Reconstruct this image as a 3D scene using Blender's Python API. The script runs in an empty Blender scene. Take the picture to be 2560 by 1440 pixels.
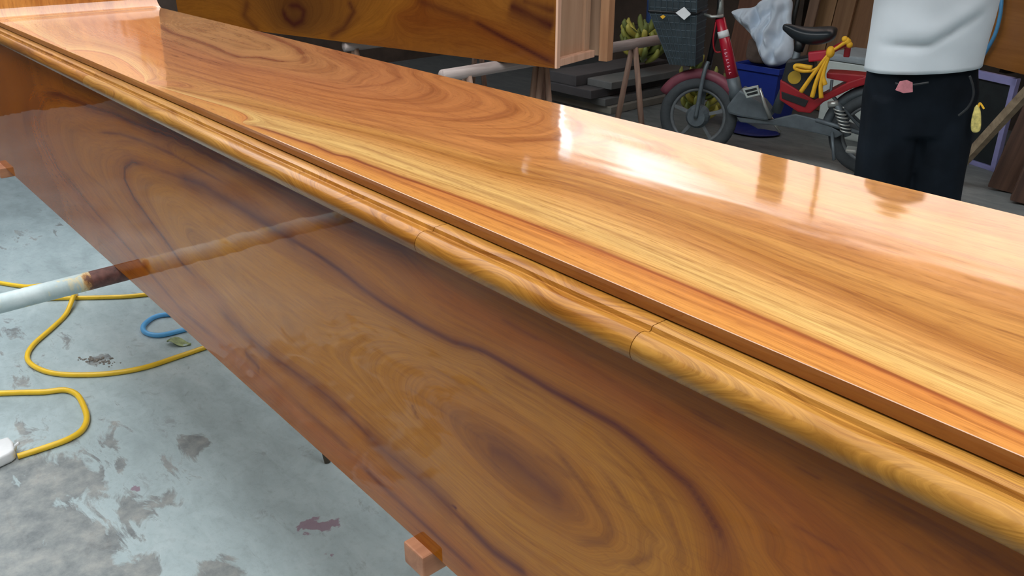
import bpy, bmesh, math, random
import numpy as np
from mathutils import Vector, Matrix, noise as mnoise
random.seed(7)
S = bpy.context.scene
COL = S.collection

# ------------------------------------------------------------------ camera
F_PX, CAM_H = 2114.0, 1.35
TH = math.atan(975 / F_PX)
PSI = math.atan2(1.1013, .952)
cd = bpy.data.cameras.new('camera'); cam = bpy.data.objects.new('camera', cd); COL.objects.link(cam)
cd.sensor_width = 36; cd.lens = F_PX / 2560 * 36; cd.clip_start = .02
cam.location = (0, 0, CAM_H); cam.rotation_euler = (math.pi / 2 - TH, 0, PSI)
S.camera = cam

# ------------------------------------------------------------------ sky and exposure
W = bpy.data.worlds.new('overcast_sky'); S.world = W; W.use_nodes = True
bg = W.node_tree.nodes['Background']
bg.inputs[0].default_value = (.96, .985, 1.0, 1); bg.inputs[1].default_value = 3.85
S.view_settings.view_transform = 'Standard'; S.view_settings.look = 'None'
S.view_settings.gamma = 1; S.view_settings.use_curve_mapping = False
S.view_settings.exposure = 0.0

# ------------------------------------------------------------------ measuring helpers (real distances on real planes)
_c, _s = math.cos(TH), math.sin(TH)
_n = math.hypot(1.1013, .952); _cp, _sp = 1.1013 / _n, .952 / _n
def ray(px, py):
    a = (px - 1280) / F_PX; b = (720 - py) / F_PX
    fw = _c + _s * b; ve = -_s + _c * b
    return np.array([-(fw * _cp - a * _sp), fw * _sp + a * _cp, ve])
CAMP = np.array([0, 0, CAM_H])
def at_z(px, py, z):
    r = ray(px, py); return CAMP + r * ((z - CAM_H) / r[2])
def at_y(px, py, y):
    r = ray(px, py); return CAMP + r * (y / r[1])
def at_plane(px, py, o, n):
    r = ray(px, py); return CAMP + r * (np.dot(np.array(o) - CAMP, n) / np.dot(r, n))

# ------------------------------------------------------------------ mesh helpers
def lin(r, g, b):
    f = lambda c: (c / 255 / 12.92) if c / 255 <= .04045 else ((c / 255 + .055) / 1.055) ** 2.4
    return (f(r), f(g), f(b), 1)

class MB:
    def __init__(s): s.v = []; s.f = []
    def add(s, vs, fs):
        k = len(s.v); s.v += [tuple(float(c) for c in v) for v in vs]; s.f += [tuple(i + k for i in f) for f in fs]; return s
    def box(s, c, d, m=None):
        x, y, z = (t / 2 for t in d); vs = []
        for p in [(-x,-y,-z),(x,-y,-z),(x,y,-z),(-x,y,-z),(-x,-y,z),(x,-y,z),(x,y,z),(-x,y,z)]:
            q = Vector(p)
            if m is not None: q = m @ q
            vs.append(q + Vector(c))
        return s.add(vs, [(0,3,2,1),(4,5,6,7),(0,1,5,4),(1,2,6,5),(2,3,7,6),(3,0,4,7)])
    def bar(s, a, b, w, h, up=(0, 0, 1)):
        a, b = Vector(a), Vector(b); d = b - a; t = d.normalized(); u = Vector(up)
        r = t.cross(u).normalized(); u = r.cross(t)
        m = Matrix((t, r, u)).transposed()
        return s.box((a + b) / 2, (d.length, w, h), m)
    def tube(s, path, r, n=8, cap=True):
        P = [Vector(p) for p in path]; k = len(P); rr = r if hasattr(r, '__len__') else [r] * k
        rings = []; prev = None
        for i in range(k):
            t = (P[min(i + 1, k - 1)] - P[max(i - 1, 0)]).normalized()
            if prev is None:
                u = t.orthogonal().normalized()
            else:
                u = (prev - t * prev.dot(t)).normalized()
            prev = u; w = t.cross(u)
            rings.append([P[i] + (u * math.cos(2 * math.pi * j / n) + w * math.sin(2 * math.pi * j / n)) * rr[i] for j in range(n)])
        return s.loft(rings, cap)
    def loft(s, rings, cap=True, closed=True):
        n = len(rings[0]); vs = [p for r in rings for p in r]; fs = []
        for i in range(len(rings) - 1):
            for j in range(n if closed else n - 1):
                a, b = i * n + j, i * n + (j + 1) % n
                fs.append((a, b, b + n, a + n))
        if cap: fs += [tuple(range(n))[::-1], tuple(range((len(rings) - 1) * n, len(rings) * n))]
        return s.add(vs, fs)
    def prism(s, pts, o, ax, ay, az, d):
        o, ax, ay, az = (Vector(t) for t in (o, ax, ay, az)); n = len(pts)
        lo = [o + ax * p[0] + ay * p[1] for p in pts]; hi = [p + az * d for p in lo]
        return s.add(lo + hi, [tuple(range(n))[::-1], tuple(range(n, 2 * n))] + [(i, (i + 1) % n, (i + 1) % n + n, i + n) for i in range(n)])
    def torus(s, c, R, r, ax, ay, n=32, m=8, a0=0, a1=2 * math.pi):
        c, ax, ay = Vector(c), Vector(ax), Vector(ay); az = ax.cross(ay); full = abs(a1 - a0 - 2 * math.pi) < 1e-6
        rings = []
        for i in range(n + (0 if full else 1)):
            a = a0 + (a1 - a0) * i / n; d = ax * math.cos(a) + ay * math.sin(a)
            rings.append([c + d * (R + r * math.cos(2 * math.pi * j / m)) + az * r * math.sin(2 * math.pi * j / m) for j in range(m)])
        if full: rings.append(rings[0])
        return s.loft(rings, cap=not full)
    def ball(s, c, rad, n=12, m=8):
        rx, ry, rz = rad if hasattr(rad, '__len__') else (rad,) * 3
        rings = []
        for i in range(m + 1):
            a = -math.pi / 2 + math.pi * (i * .98 + .01 * m) / m
            rings.append([(c[0] + rx * math.cos(a) * math.cos(2 * math.pi * j / n), c[1] + ry * math.cos(a) * math.sin(2 * math.pi * j / n), c[2] + rz * math.sin(a)) for j in range(n)])
        return s.loft(rings)

def obj(name, mb, mat, parent=None, bevel=0, smooth=False, seg=2, subd=0):
    me = bpy.data.meshes.new(name); me.from_pydata(mb.v, [], mb.f); me.update()
    bm = bmesh.new(); bm.from_mesh(me)
    bmesh.ops.remove_doubles(bm, verts=bm.verts, dist=1e-6)
    if bevel:
        bmesh.ops.bevel(bm, geom=[e for e in bm.edges if e.is_manifold and e.calc_face_angle(0) > .5], offset=bevel, segments=seg, affect='EDGES', profile=.6)
    bmesh.ops.recalc_face_normals(bm, faces=bm.faces)
    bm.to_mesh(me); bm.free()
    if smooth:
        for p in me.polygons: p.use_smooth = True
    o = bpy.data.objects.new(name, me); COL.objects.link(o)
    me.materials.append(mat)
    if subd:
        md = o.modifiers.new('subd', 'SUBSURF'); md.levels = subd; md.render_levels = subd
    if parent: o.parent = parent
    return o
def thing(name, label, cat, loc=(0, 0, 0), rz=0, group=None):
    o = bpy.data.objects.new(name, None); COL.objects.link(o); o.empty_display_size = .1
    o.location = loc; o.rotation_euler = (0, 0, rz); return tag(o, label, cat, group)
def tag(o, label, cat, group=None):
    o['label'] = label; o['category'] = cat
    if group: o['group'] = group
    return o
def struct(name, mb, mat, **k):
    o = obj(name, mb, mat, **k); o['kind'] = 'structure'; return o

# ------------------------------------------------------------------ materials
def nt(name):
    m = bpy.data.materials.new(name); m.use_nodes = True
    t = m.node_tree; return m, t, t.nodes['Principled BSDF']
def N(t, typ, **k):
    n = t.nodes.new(typ)
    for a, b in k.items(): setattr(n, a, b)
    return n
def ramp(t, stops, fac, interp='LINEAR'):
    r = N(t, 'ShaderNodeValToRGB'); e = r.color_ramp.elements; r.color_ramp.interpolation = interp
    while len(e) < len(stops): e.new(.5)
    for i, (p, c) in enumerate(sorted(stops, key=lambda q: q[0])): e[i].position = p; e[i].color = c
    t.links.new(fac, r.inputs[0]); return r.outputs[0]
def mth(t, op, a, b=None, clamp=False):
    n = N(t, 'ShaderNodeMath', operation=op, use_clamp=clamp)
    for i, v in enumerate((a, b)):
        if v is None: continue
        if isinstance(v, (int, float)): n.inputs[i].default_value = v
        else: t.links.new(v, n.inputs[i])
    return n.outputs[0]
def mix(t, fac, a, b, mode='MIX'):
    n = N(t, 'ShaderNodeMix', data_type='RGBA', blend_type=mode)
    for i, v in ((0, fac), (6, a), (7, b)):
        if isinstance(v, (int, float)): n.inputs[i].default_value = v
        elif isinstance(v, tuple): n.inputs[i].default_value = v
        else: t.links.new(v, n.inputs[i])
    return n.outputs[2]
def noise(t, vec, scale=5, detail=4, rough=.55, dist=0):
    n = N(t, 'ShaderNodeTexNoise'); n.inputs['Scale'].default_value = scale; n.inputs['Detail'].default_value = detail
    n.inputs['Roughness'].default_value = rough; n.inputs['Distortion'].default_value = dist
    if vec is not None: t.links.new(vec, n.inputs['Vector'])
    return n.outputs[0]
def mapping(t, vec, scale=(1, 1, 1), loc=(0, 0, 0)):
    n = N(t, 'ShaderNodeMapping'); n.inputs['Scale'].default_value = scale; n.inputs['Location'].default_value = loc
    t.links.new(vec, n.inputs['Vector']); return n.outputs[0]
def ocoord(t): return N(t, 'ShaderNodeTexCoord').outputs['Object']
def bump(t, p, h, strength=.2, dist=.002):
    b = N(t, 'ShaderNodeBump'); b.inputs['Strength'].default_value = strength; b.inputs['Distance'].default_value = dist
    t.links.new(h, b.inputs['Height']); t.links.new(b.outputs[0], p.inputs['Normal'])

def plain(name, col, rough=.5, metal=0, var=.18, scale=25, coat=0, bmp=0, spec=.5):
    m, t, p = nt(name); f = noise(t, ocoord(t), scale, 5)
    d = tuple(c * (1 - var) for c in col[:3]) + (1,); l = tuple(min(1, c * (1 + var)) for c in col[:3]) + (1,)
    t.links.new(ramp(t, [(.3, d), (.7, l)], f), p.inputs['Base Color'])
    p.inputs['Roughness'].default_value = rough; p.inputs['Metallic'].default_value = metal; p.inputs['Coat Weight'].default_value = coat
    p.inputs['Specular IOR Level'].default_value = spec
    if bmp: bump(t, p, f, bmp, .004)
    return m
def rawwood(name, a, b, axis=0, rough=.6, sc=1.0, coat=0):
    m, t, p = nt(name); s = [30 * sc] * 3; s[axis] = 1.6 * sc
    f = noise(t, mapping(t, ocoord(t), tuple(s)), 1, 6, .6, .4)
    t.links.new(ramp(t, [(.3, a), (.68, b)], f), p.inputs['Base Color'])
    p.inputs['Roughness'].default_value = rough; p.inputs['Coat Weight'].default_value = coat; p.inputs['Coat Roughness'].default_value = .08
    bump(t, p, f, .25, .0015); return m

def grainwood(name, stops, rmax, vein=lin(96, 40, 12), rough=.35, freq=7., speck=.0, coat_rough=.035, wave=.03, lines=.35, gain=.7, ior=1.55, dark=.5, desat=0., spec=.12, wob=.7):
    """Varnished wood: growth rings come from the mesh's own 'ring' field, dark veins from 'vein'; noise follows the rings."""
    m, t, p = nt(name); sc_ = lambda c, g: tuple(min(1, max(.004, (q + (sum(c[:3]) / 3 - q) * desat) * g)) for q in c[:3]) + (1,)
    stops = [(q, sc_(c, gain)) for q, c in stops]; vein = sc_(vein, gain)
    at = lambda n: N(t, 'ShaderNodeAttribute', attribute_name=n).outputs
    r = at('ring')[2]; v = at('vein')[2]; g = at('grain')[1]
    n1 = noise(t, mapping(t, g, (1.2, 1.1, 1)), 2.0, 4)
    rr = mth(t, 'ADD', r, mth(t, 'MULTIPLY', mth(t, 'SUBTRACT', n1, .5), wob))
    base = ramp(t, [(q / rmax, c) for q, c in stops], mth(t, 'DIVIDE', rr, rmax))
    # fine growth lines along the rings
    n2 = noise(t, mapping(t, g, (1.6, freq, 1)), 1.0, 6, .7, .3)
    base = mix(t, mth(t, 'MULTIPLY', ramp(t, [(.46, (0, 0, 0, 1)), (.70, (1, 1, 1, 1))], n2), dark), base, mix(t, 1.0, base, (.58, .44, .33, 1), 'MULTIPLY'))
    n3 = noise(t, mapping(t, g, (5, freq * 5, 1)), 1.0, 5, .7)
    k = N(t, 'ShaderNodeMix', data_type='RGBA', blend_type='MULTIPLY'); k.inputs[0].default_value = lines
    t.links.new(base, k.inputs[6]); t.links.new(ramp(t, [(.3, (.45, .38, .30, 1)), (.6, (1, 1, 1, 1))], n3), k.inputs[7]); base = k.outputs[2]
    # pale and dark pore flecks
    n4 = noise(t, mapping(t, at('plane')[1], (40, 260, 1)), 1.0, 2, .5)
    base = mix(t, mth(t, 'MULTIPLY', ramp(t, [(.56, (0, 0, 0, 1)), (.72, (1, 1, 1, 1))], n4), .28 + speck), base, mix(t, 1.0, base, (.55, .42, .3, 1), 'MULTIPLY'))
    # veins
    vv = mth(t, 'MULTIPLY', v, mth(t, 'ADD', .6, mth(t, 'MULTIPLY', n1, .8)), True)
    base = mix(t, vv, base, vein)
    t.links.new(base, p.inputs['Base Color'])
    p.inputs['Roughness'].default_value = rough; p.inputs['Specular IOR Level'].default_value = spec
    p.inputs['Coat Weight'].default_value = 1; p.inputs['Coat Roughness'].default_value = coat_rough; p.inputs['Coat IOR'].default_value = ior
    h = noise(t, mapping(t, at('plane')[1], (3, 14, 1)), 1.0, 2, .4)
    b = N(t, 'ShaderNodeBump'); b.inputs['Strength'].default_value = wave; b.inputs['Distance'].default_value = .02
    t.links.new(h, b.inputs['Height']); t.links.new(b.outputs[0], p.inputs['Coat Normal'])
    return m

# ------------------------------------------------------------------ wood grain field: thin-plate fit through traced ring lines
def rbf_field(pts, vals, sx):
    P = np.array(pts, float) * np.array([sx, 1.0]); v = np.array(vals, float)
    D = np.linalg.norm(P[:, None] - P[None], axis=2)
    n = len(P); A = np.zeros((n + 3, n + 3)); A[:n, :n] = D + np.eye(n) * .002
    A[:n, n] = 1; A[:n, n + 1:] = P; A[n:, :n] = A[:n, n:].T
    w = np.linalg.solve(A, np.concatenate([v, [0, 0, 0]]))
    def ev(X):
        X = np.asarray(X, float) * np.array([sx, 1.0]); out = np.zeros(len(X))
        for i in range(0, len(X), 20000):
            x = X[i:i + 20000]
            out[i:i + 20000] = np.linalg.norm(x[:, None] - P[None], axis=2) @ w[:n] + w[n] + x @ w[n + 1:]
        return out
    return ev
def resample(pl, step):
    pl = np.array(pl, float); out = [pl[0]]
    for a, b in zip(pl[:-1], pl[1:]):
        k = max(1, int(np.linalg.norm(b - a) / step))
        out += [a + (b - a) * (i + 1) / k for i in range(k)]
    return np.array(out)
def vein_field(X, strokes):
    """strokes: (polyline in plane metres, width, strength)"""
    out = np.zeros(len(X))
    for pl, w, st in strokes:
        pl = np.array(pl, float); best = np.full(len(X), 9.0); nseg = len(pl) - 1; tb = np.zeros(len(X))
        for i, (a, b) in enumerate(zip(pl[:-1], pl[1:])):
            d = b - a; L = max(1e-9, d @ d); q = np.clip(((X - a) @ d) / L, 0, 1)
            dist = np.linalg.norm(X - a - q[:, None] * d, axis=1); mk = dist < best
            best = np.where(mk, dist, best); tb = np.where(mk, (i + q) / nseg, tb)
        ends = np.clip(np.minimum(tb, 1 - tb) * 10 + .15, 0, 1)
        out = np.maximum(out, st * ends * np.exp(-(best / w) ** 1.3))
    return out
def set_attr(me, name, arr, kind='FLOAT'):
    a = me.attributes.new(name, kind, 'POINT')
    a.data.foreach_set('value' if kind == 'FLOAT' else 'vector', np.ascontiguousarray(arr, dtype=np.float32).ravel())
def grain_mesh(name, V, Fs, plane, ring, vein, mat, parent=None, smooth=False, gx=2.0):
    me = bpy.data.meshes.new(name); me.from_pydata([tuple(map(float, v)) for v in V], [], Fs); me.update()
    set_attr(me, 'ring', ring); set_attr(me, 'vein', vein)
    set_attr(me, 'grain', np.stack([plane[:, 0] * gx, ring, np.zeros(len(ring))], 1), 'FLOAT_VECTOR')
    set_attr(me, 'plane', np.stack([plane[:, 0], plane[:, 1], np.zeros(len(ring))], 1), 'FLOAT_VECTOR')
    me.materials.append(mat)
    if smooth:
        for p in me.polygons: p.use_smooth = True
    o = bpy.data.objects.new(name, me); COL.objects.link(o)
    if parent: o.parent = parent
    return o

# ================================================================== SETTING
# ---- concrete floor: fine grid near the camera, with paint loss and stains where the photo has them
def floor_mat():
    m, t, p = nt('worn_painted_concrete'); oc = ocoord(t)
    st = N(t, 'ShaderNodeAttribute', attribute_name='worn').outputs[2]; sp = N(t, 'ShaderNodeAttribute', attribute_name='spill').outputs[2]
    big = noise(t, oc, 1.3, 5, .6); mid = noise(t, mapping(t, oc, (1.0, 2.4, 1)), 6, 6, .65, .6); fine = noise(t, oc, 45, 5, .7)
    base = ramp(t, [(.3, lin(150, 164, 166)), (.5, lin(178, 194, 197)), (.72, lin(203, 216, 218))], mth(t, 'ADD', mth(t, 'MULTIPLY', big, .55), mth(t, 'MULTIPLY', mid, .45)))
    base = mix(t, mth(t, 'MULTIPLY', ramp(t, [(.5, (0, 0, 0, 1)), (.75, (1, 1, 1, 1))], fine), .25), base, lin(120, 125, 126))
    spk = ramp(t, [(.60, (0, 0, 0, 1)), (.70, (1, 1, 1, 1))], noise(t, mapping(t, oc, (9, 17, 1)), 1.0, 6, .7, 1.0))
    base = mix(t, mth(t, 'MULTIPLY', spk, .5), base, lin(132, 134, 134))
    w = mth(t, 'ADD', mth(t, 'MULTIPLY', st, .8), mth(t, 'MULTIPLY', mth(t, 'SUBTRACT', mid, .5), 1.5))
    wf = ramp(t, [(.32, (0, 0, 0, 1)), (.42, (1, 1, 1, 1))], w)
    worn = ramp(t, [(.35, lin(92, 90, 92)), (.5, lin(128, 128, 126)), (.65, lin(160, 156, 150))], noise(t, oc, 14, 6, .7))
    base = mix(t, mth(t, 'MULTIPLY', wf, .75), base, worn)
    s = mth(t, 'ADD', sp, mth(t, 'MULTIPLY', mth(t, 'SUBTRACT', noise(t, oc, 30, 4), .5), 1.6))
    base = mix(t, mth(t, 'MULTIPLY', ramp(t, [(.45, (0, 0, 0, 1)), (.55, (1, 1, 1, 1))], s), .75), base, lin(140, 104, 122))
    sepx = N(t, 'ShaderNodeSeparateXYZ'); t.links.new(oc, sepx.inputs[0])
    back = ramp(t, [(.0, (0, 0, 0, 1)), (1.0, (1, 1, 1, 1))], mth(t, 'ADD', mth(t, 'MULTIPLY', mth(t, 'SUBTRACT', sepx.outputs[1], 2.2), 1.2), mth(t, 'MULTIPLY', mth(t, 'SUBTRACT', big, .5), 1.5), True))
    base = mix(t, back, base, ramp(t, [(.3, lin(122, 126, 126)), (.7, lin(154, 156, 154))], mid))     # back of the floor toned darker to deepen the dimness under the roof
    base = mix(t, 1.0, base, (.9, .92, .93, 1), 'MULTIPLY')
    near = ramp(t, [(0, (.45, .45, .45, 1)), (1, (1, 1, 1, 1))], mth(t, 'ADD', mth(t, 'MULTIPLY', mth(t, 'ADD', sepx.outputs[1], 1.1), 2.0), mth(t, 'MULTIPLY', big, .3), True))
    base = mix(t, 1.0, base, near, 'MULTIPLY')     # unseen strip along the opposite wall, darkened to cut bounce light
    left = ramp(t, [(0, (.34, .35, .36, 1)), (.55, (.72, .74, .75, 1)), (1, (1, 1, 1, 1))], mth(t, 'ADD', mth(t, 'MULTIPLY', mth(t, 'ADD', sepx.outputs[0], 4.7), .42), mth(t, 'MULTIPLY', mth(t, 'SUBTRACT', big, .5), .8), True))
    base = mix(t, 1.0, base, left, 'MULTIPLY')  # left side darkened to deepen shade and soften its mirrored edge
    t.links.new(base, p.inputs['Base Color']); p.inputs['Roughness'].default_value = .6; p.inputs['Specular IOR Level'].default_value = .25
    bump(t, p, mth(t, 'ADD', mth(t, 'MULTIPLY', wf, -.5), fine), .25, .004)
    return m
def make_floor():
    x0, x1, y0, y1, nx, ny = -5.2, .4, -2.0, 2.6, 230, 190
    gx, gy = np.meshgrid(np.linspace(x0, x1, nx), np.linspace(y0, y1, ny), indexing='ij')
    V = np.stack([gx.ravel(), gy.ravel(), np.zeros(nx * ny)], 1)
    Fs = [(i * ny + j, (i + 1) * ny + j, (i + 1) * ny + j + 1, i * ny + j + 1) for i in range(nx - 1) for j in range(ny - 1)]
    def blobs(L):
        out = np.zeros(len(V))
        for (px, py, r, s) in L:
            c = at_z(px, py, 0); out = np.maximum(out, s * np.exp(-(np.hypot(V[:, 0] - c[0], V[:, 1] - c[1]) / r) ** 2))
        return out
    worn = blobs([(30, 1330, .20, .9), (120, 1300, .14, .8), (60, 1440, .25, .9), (180, 1400, .10, .9), (-150, 1350, .5, .8), (210, 1260, .12, .55), (330, 1280, .07, .6), (410, 1250, .06, .6),
        (480, 1110, .06, .7), (430, 1150, .08, .45), (130, 1160, .12, .5), (90, 1080, .14, .4), (60, 900, .2, .35), (250, 900, .06, .55), (320, 1440, .09, .85), (540, 1436, .07, .8), (250, 1425, .08, .8), (20, 600, .3, .35), (10, 830, .15, .5)])
    spill = blobs([(775, 1310, .032, .95), (795, 1280, .016, .9), (820, 1312, .03, .9), (760, 1335, .02, .9), (815, 1387, .018, .85), (340, 1225, .02, .7), (405, 1058, .012, .8), (35, 1378, .02, .7), (300, 1000, .03, .4)])
    k = len(V)
    B = 14.0
    ext = [(-B, -B, 0), (B, -B, 0), (B, y0, 0), (x1, y0, 0), (x0, y0, 0), (-B, y0, 0), (-B, y1, 0), (x0, y1, 0), (x1, y1, 0), (B, y1, 0), (B, B, 0), (-B, B, 0)]
    V = np.concatenate([V, np.array(ext, float)]); z = np.zeros(12)
    Fs += [tuple(k + i for i in f) for f in [(0, 1, 2, 3, 4, 5), (5, 4, 7, 6), (3, 2, 9, 8), (6, 7, 8, 9, 10, 11)]]
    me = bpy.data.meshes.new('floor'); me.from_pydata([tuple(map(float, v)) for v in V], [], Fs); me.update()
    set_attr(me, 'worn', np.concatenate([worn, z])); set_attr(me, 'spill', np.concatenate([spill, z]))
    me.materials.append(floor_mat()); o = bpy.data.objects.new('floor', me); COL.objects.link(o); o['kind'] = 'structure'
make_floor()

YW = 5.9
M_dark = plain('dark_stained_boards', lin(70, 58, 50), .7, 0, .3, 6)
M_roof = plain('soot_dark_roof_sheet', lin(78, 72, 68), .75, 0, .2, 4)
M_plaster = plain('grey_plaster', lin(104, 98, 92), .9, 0, .15, 3, bmp=.2)
struct('wall_back', MB().box((-3.5, YW + .06, 1.15), (11, .12, 2.3)), M_dark)
struct('trim_1', MB().box((-6.45, YW + .06, 2.8), (.5, .12, 1.0)), M_dark)          # dark closed end of the upper wall
struct('wall_left', MB().box((-6.7, 2.0, 1.8), (.15, 7.8, 3.6)), M_dark)  # set close in to shade the floor at left
struct('unseen_wall_front', MB().box((-3, -2.1, 2.2), (13, .15, 4.4)), M_plaster)  # unseen wall, placed and sized to hold back light on the chest front
struct('ceiling', MB().prism([(2.15, 3.1), (6.02, 3.42), (6.02, 3.50), (2.15, 3.18)], (-6.6, 0, 0), (0, 1, 0), (0, 0, 1), (1, 0, 0), 9.4), M_roof)
struct('unseen_wall_right', MB().box((2.4, 2.0, 1.75), (.15, 7.8, 3.5)), M_dark)  # unseen wall, added to keep open sky out of the lid end's reflection
struct('trim_2', MB().box((-3.5, YW + .06, 3.28), (12, .1, .22)), M_roof)              # lintel under the roof
# added unseen pale sheets: haze and a daylight gap for the lid to mirror
m, t, p = nt('translucent_pale_sheet'); tr = N(t, 'ShaderNodeBsdfTranslucent'); df = N(t, 'ShaderNodeBsdfDiffuse'); mx = N(t, 'ShaderNodeMixShader')
f = noise(t, mapping(t, ocoord(t), (3, 3, .6)), 1, 3)
cc = ramp(t, [(.3, lin(222, 196, 184)), (.7, lin(240, 222, 212))], f); t.links.new(cc, tr.inputs[0]); t.links.new(cc, df.inputs[0])
mx.inputs[0].default_value = .12; t.links.new(tr.outputs[0], mx.inputs[1]); t.links.new(df.outputs[0], mx.inputs[2])
tp0 = N(t, 'ShaderNodeBsdfTransparent'); tp0.inputs[0].default_value = (1, .9, .84, 1); mx0 = N(t, 'ShaderNodeMixShader'); mx0.inputs[0].default_value = .5
t.links.new(tp0.outputs[0], mx0.inputs[1]); t.links.new(mx.outputs[0], mx0.inputs[2]); t.links.new(mx0.outputs[0], t.nodes['Material Output'].inputs[0]); M_sheet = m
def sheet(name, pts):
    struct(name, MB().prism(pts, (0, YW + .05, 0), (1, 0, 0), (0, 0, 1), (0, 1, 0), .006), M_sheet)
sheet('haze_sheet_1', [(-6.18, 2.3), (1.8, 2.3), (1.8, 3.16), (-2.9, 3.16), (-4.0, 3.04), (-4.9, 2.86), (-5.6, 2.80), (-6.05, 2.84)])
m2 = M_sheet.copy(); m2.name = 'glare_softening_film'; t2 = m2.node_tree; o2 = t2.nodes['Material Output']; tp = N(t2, 'ShaderNodeBsdfTransparent'); mx2 = N(t2, 'ShaderNodeMixShader'); mx2.inputs[0].default_value = .26
t2.links.new(tp.outputs[0], mx2.inputs[1]); t2.links.new(o2.inputs[0].links[0].from_socket, mx2.inputs[2]); t2.links.new(mx2.outputs[0], o2.inputs[0])
for k_, (dz, dx) in enumerate(((.03, .1), (.08, .25), (.13, .45))):  # added films over the gap, stepping down the edge of the mirrored glare
    pts_ = [(-6.04, 2.84), (-5.6, 2.82), (-4.9, 2.84), (-4.0, 3.02), (-2.9, 3.13), (-2.9 - dx, 3.17), (-4.0 - dx * .5, 3.10 + dz * .5), (-4.9, 2.93 + dz), (-5.5 + dx * .4, 2.86 + dz * 1.4), (-5.62 + dx, 3.17), (-6.0, 3.17)]
    struct('haze_sheet_%d' % (k_ + 2), MB().prism(pts_, (0, YW + .08 + .02 * k_, 0), (1, 0, 0), (0, 0, 1), (0, 1, 0), .003), m2)
struct('trim_4', MB().box((-3.60, YW - .02, 1.5), (.2, .08, 3.0)), M_dark)
struct('trim_5', MB().tube([(-3.2, YW - .03, 0), (-3.2, YW - .03, 3.05)], .018, 8), M_dark)

# ================================================================== VARNISHED CHEST
ZB, ZT, YF, YB = .6, 1.0295, .4655, .929     # bottom, rim height, front face, back face
XL, XR = -3.12, .38
STOPS_A = [(0, lin(150, 92, 44)), (.7, lin(176, 116, 62)), (2, lin(184, 126, 68)), (3.4, lin(182, 122, 64)), (4.0, lin(164, 100, 50)), (4.6, lin(178, 114, 58)), (5.6, lin(164, 96, 48)), (6.4, lin(160, 98, 50)), (8, lin(120, 60, 30))]
M_apron = grainwood('varnished_panel_wood', [(q, tuple(c * 1.15 for c in col[:3]) + (1,)) for q, col in STOPS_A], 8, vein=lin(92, 38, 16), freq=3.2, coat_rough=.03, gain=.84, ior=1.29, dark=.6, lines=.38, desat=-.22, spec=0)
def A(px, py):
    q = at_y(px, py, YF); return (q[0], q[2])
apron_contours = [
 (4, [(366,414),(430,436),(508,464),(560,496),(620,531),(671,565),(732,600),(796,638),(852,677),(904,720),(961,759),(1056,815),(1133,854),(1211,879),(1289,923),(1372,973),(1456,1018),(1539,1062),(1600,1107),(1656,1157),(1722,1212),(1761,1268),(1794,1323),(1806,1362),(1800,1440)]),
 (4, [(366,414),(330,405),(312,420),(312,449),(336,496),(379,556),(413,600),(452,655),(495,699),(560,767),(624,845),(689,897),(775,957),(826,996),(900,1068),(956,1123),(1011,1168),(1083,1229),(1150,1296),(1233,1379),(1322,1440)]),
 (3, [(1200,900),(1350,990),(1480,1075),(1600,1180),(1678,1307),(1700,1362),(1700,1418)]),
 (2, [(1140,920),(1300,1010),(1450,1110),(1560,1220),(1600,1301),(1639,1345),(1628,1390),(1560,1420)]),
 (2.4, [(900,960),(1000,1060),(1100,1150),(1250,1290),(1400,1390)]),
 (1, [(1080,940),(1250,1030),(1400,1130),(1516,1295),(1528,1329),(1511,1357),(1440,1352),(1330,1290),(1180,1170),(1050,1030)]),
 (0, [(1215,1120),(1260,1125),(1320,1180),(1416,1262),(1380,1250),(1280,1190)]),
 (3, [(450,520),(560,600),(700,700),(820,790)]), (2.6, [(480,600),(620,740),(760,880)]),
 (5.6, [(900,1162),(972,1229),(1039,1290),(1122,1368),(1200,1440)]), (5.4, [(640,930),(760,1040),(850,1120)]),
 (5.6, [(107,233),(150,237),(233,270),(283,283),(367,320),(433,343),(560,406),(706,489),(768,529),(900,590),(1000,630)]),
 (5.0, [(240,330),(300,335),(350,350),(430,385)]), (5.4, [(110,330),(150,420),(230,520),(330,630),(450,770)]),
 (5.2, [(1100,760),(1400,920),(1640,1060),(1850,1230),(1950,1400)]), (6.2, [(1300,800),(1600,960),(1900,1120),(2200,1300)]),
 (6.8, [(60,150),(300,270),(700,470),(1000,610),(1500,860),(2000,1110),(2500,1350)]),
 (6.3, [(40,440),(400,762),(800,1118),(1150,1430)])]
def fit(contours, mapf, sx, step=.05, plane=()):
    pts, vals = [], []
    for lv, pl in [(a_, [mapf(*p) for p in b_]) for a_, b_ in contours] + list(plane):
        q = resample(pl, step)
        if len(q) > 60: q = q[::max(1, len(q) // 60)]
        pts += list(q); vals += [lv] * len(q)
    pts = np.array(pts); key = np.round(pts / .004).astype(int); _, ix = np.unique(key, axis=0, return_index=True)
    return rbf_field(pts[ix], np.array(vals)[ix], sx)
fA = fit(apron_contours, A, .35)
def SA(pl, w, s): return ([A(*p) for p in pl], w, s)
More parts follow.
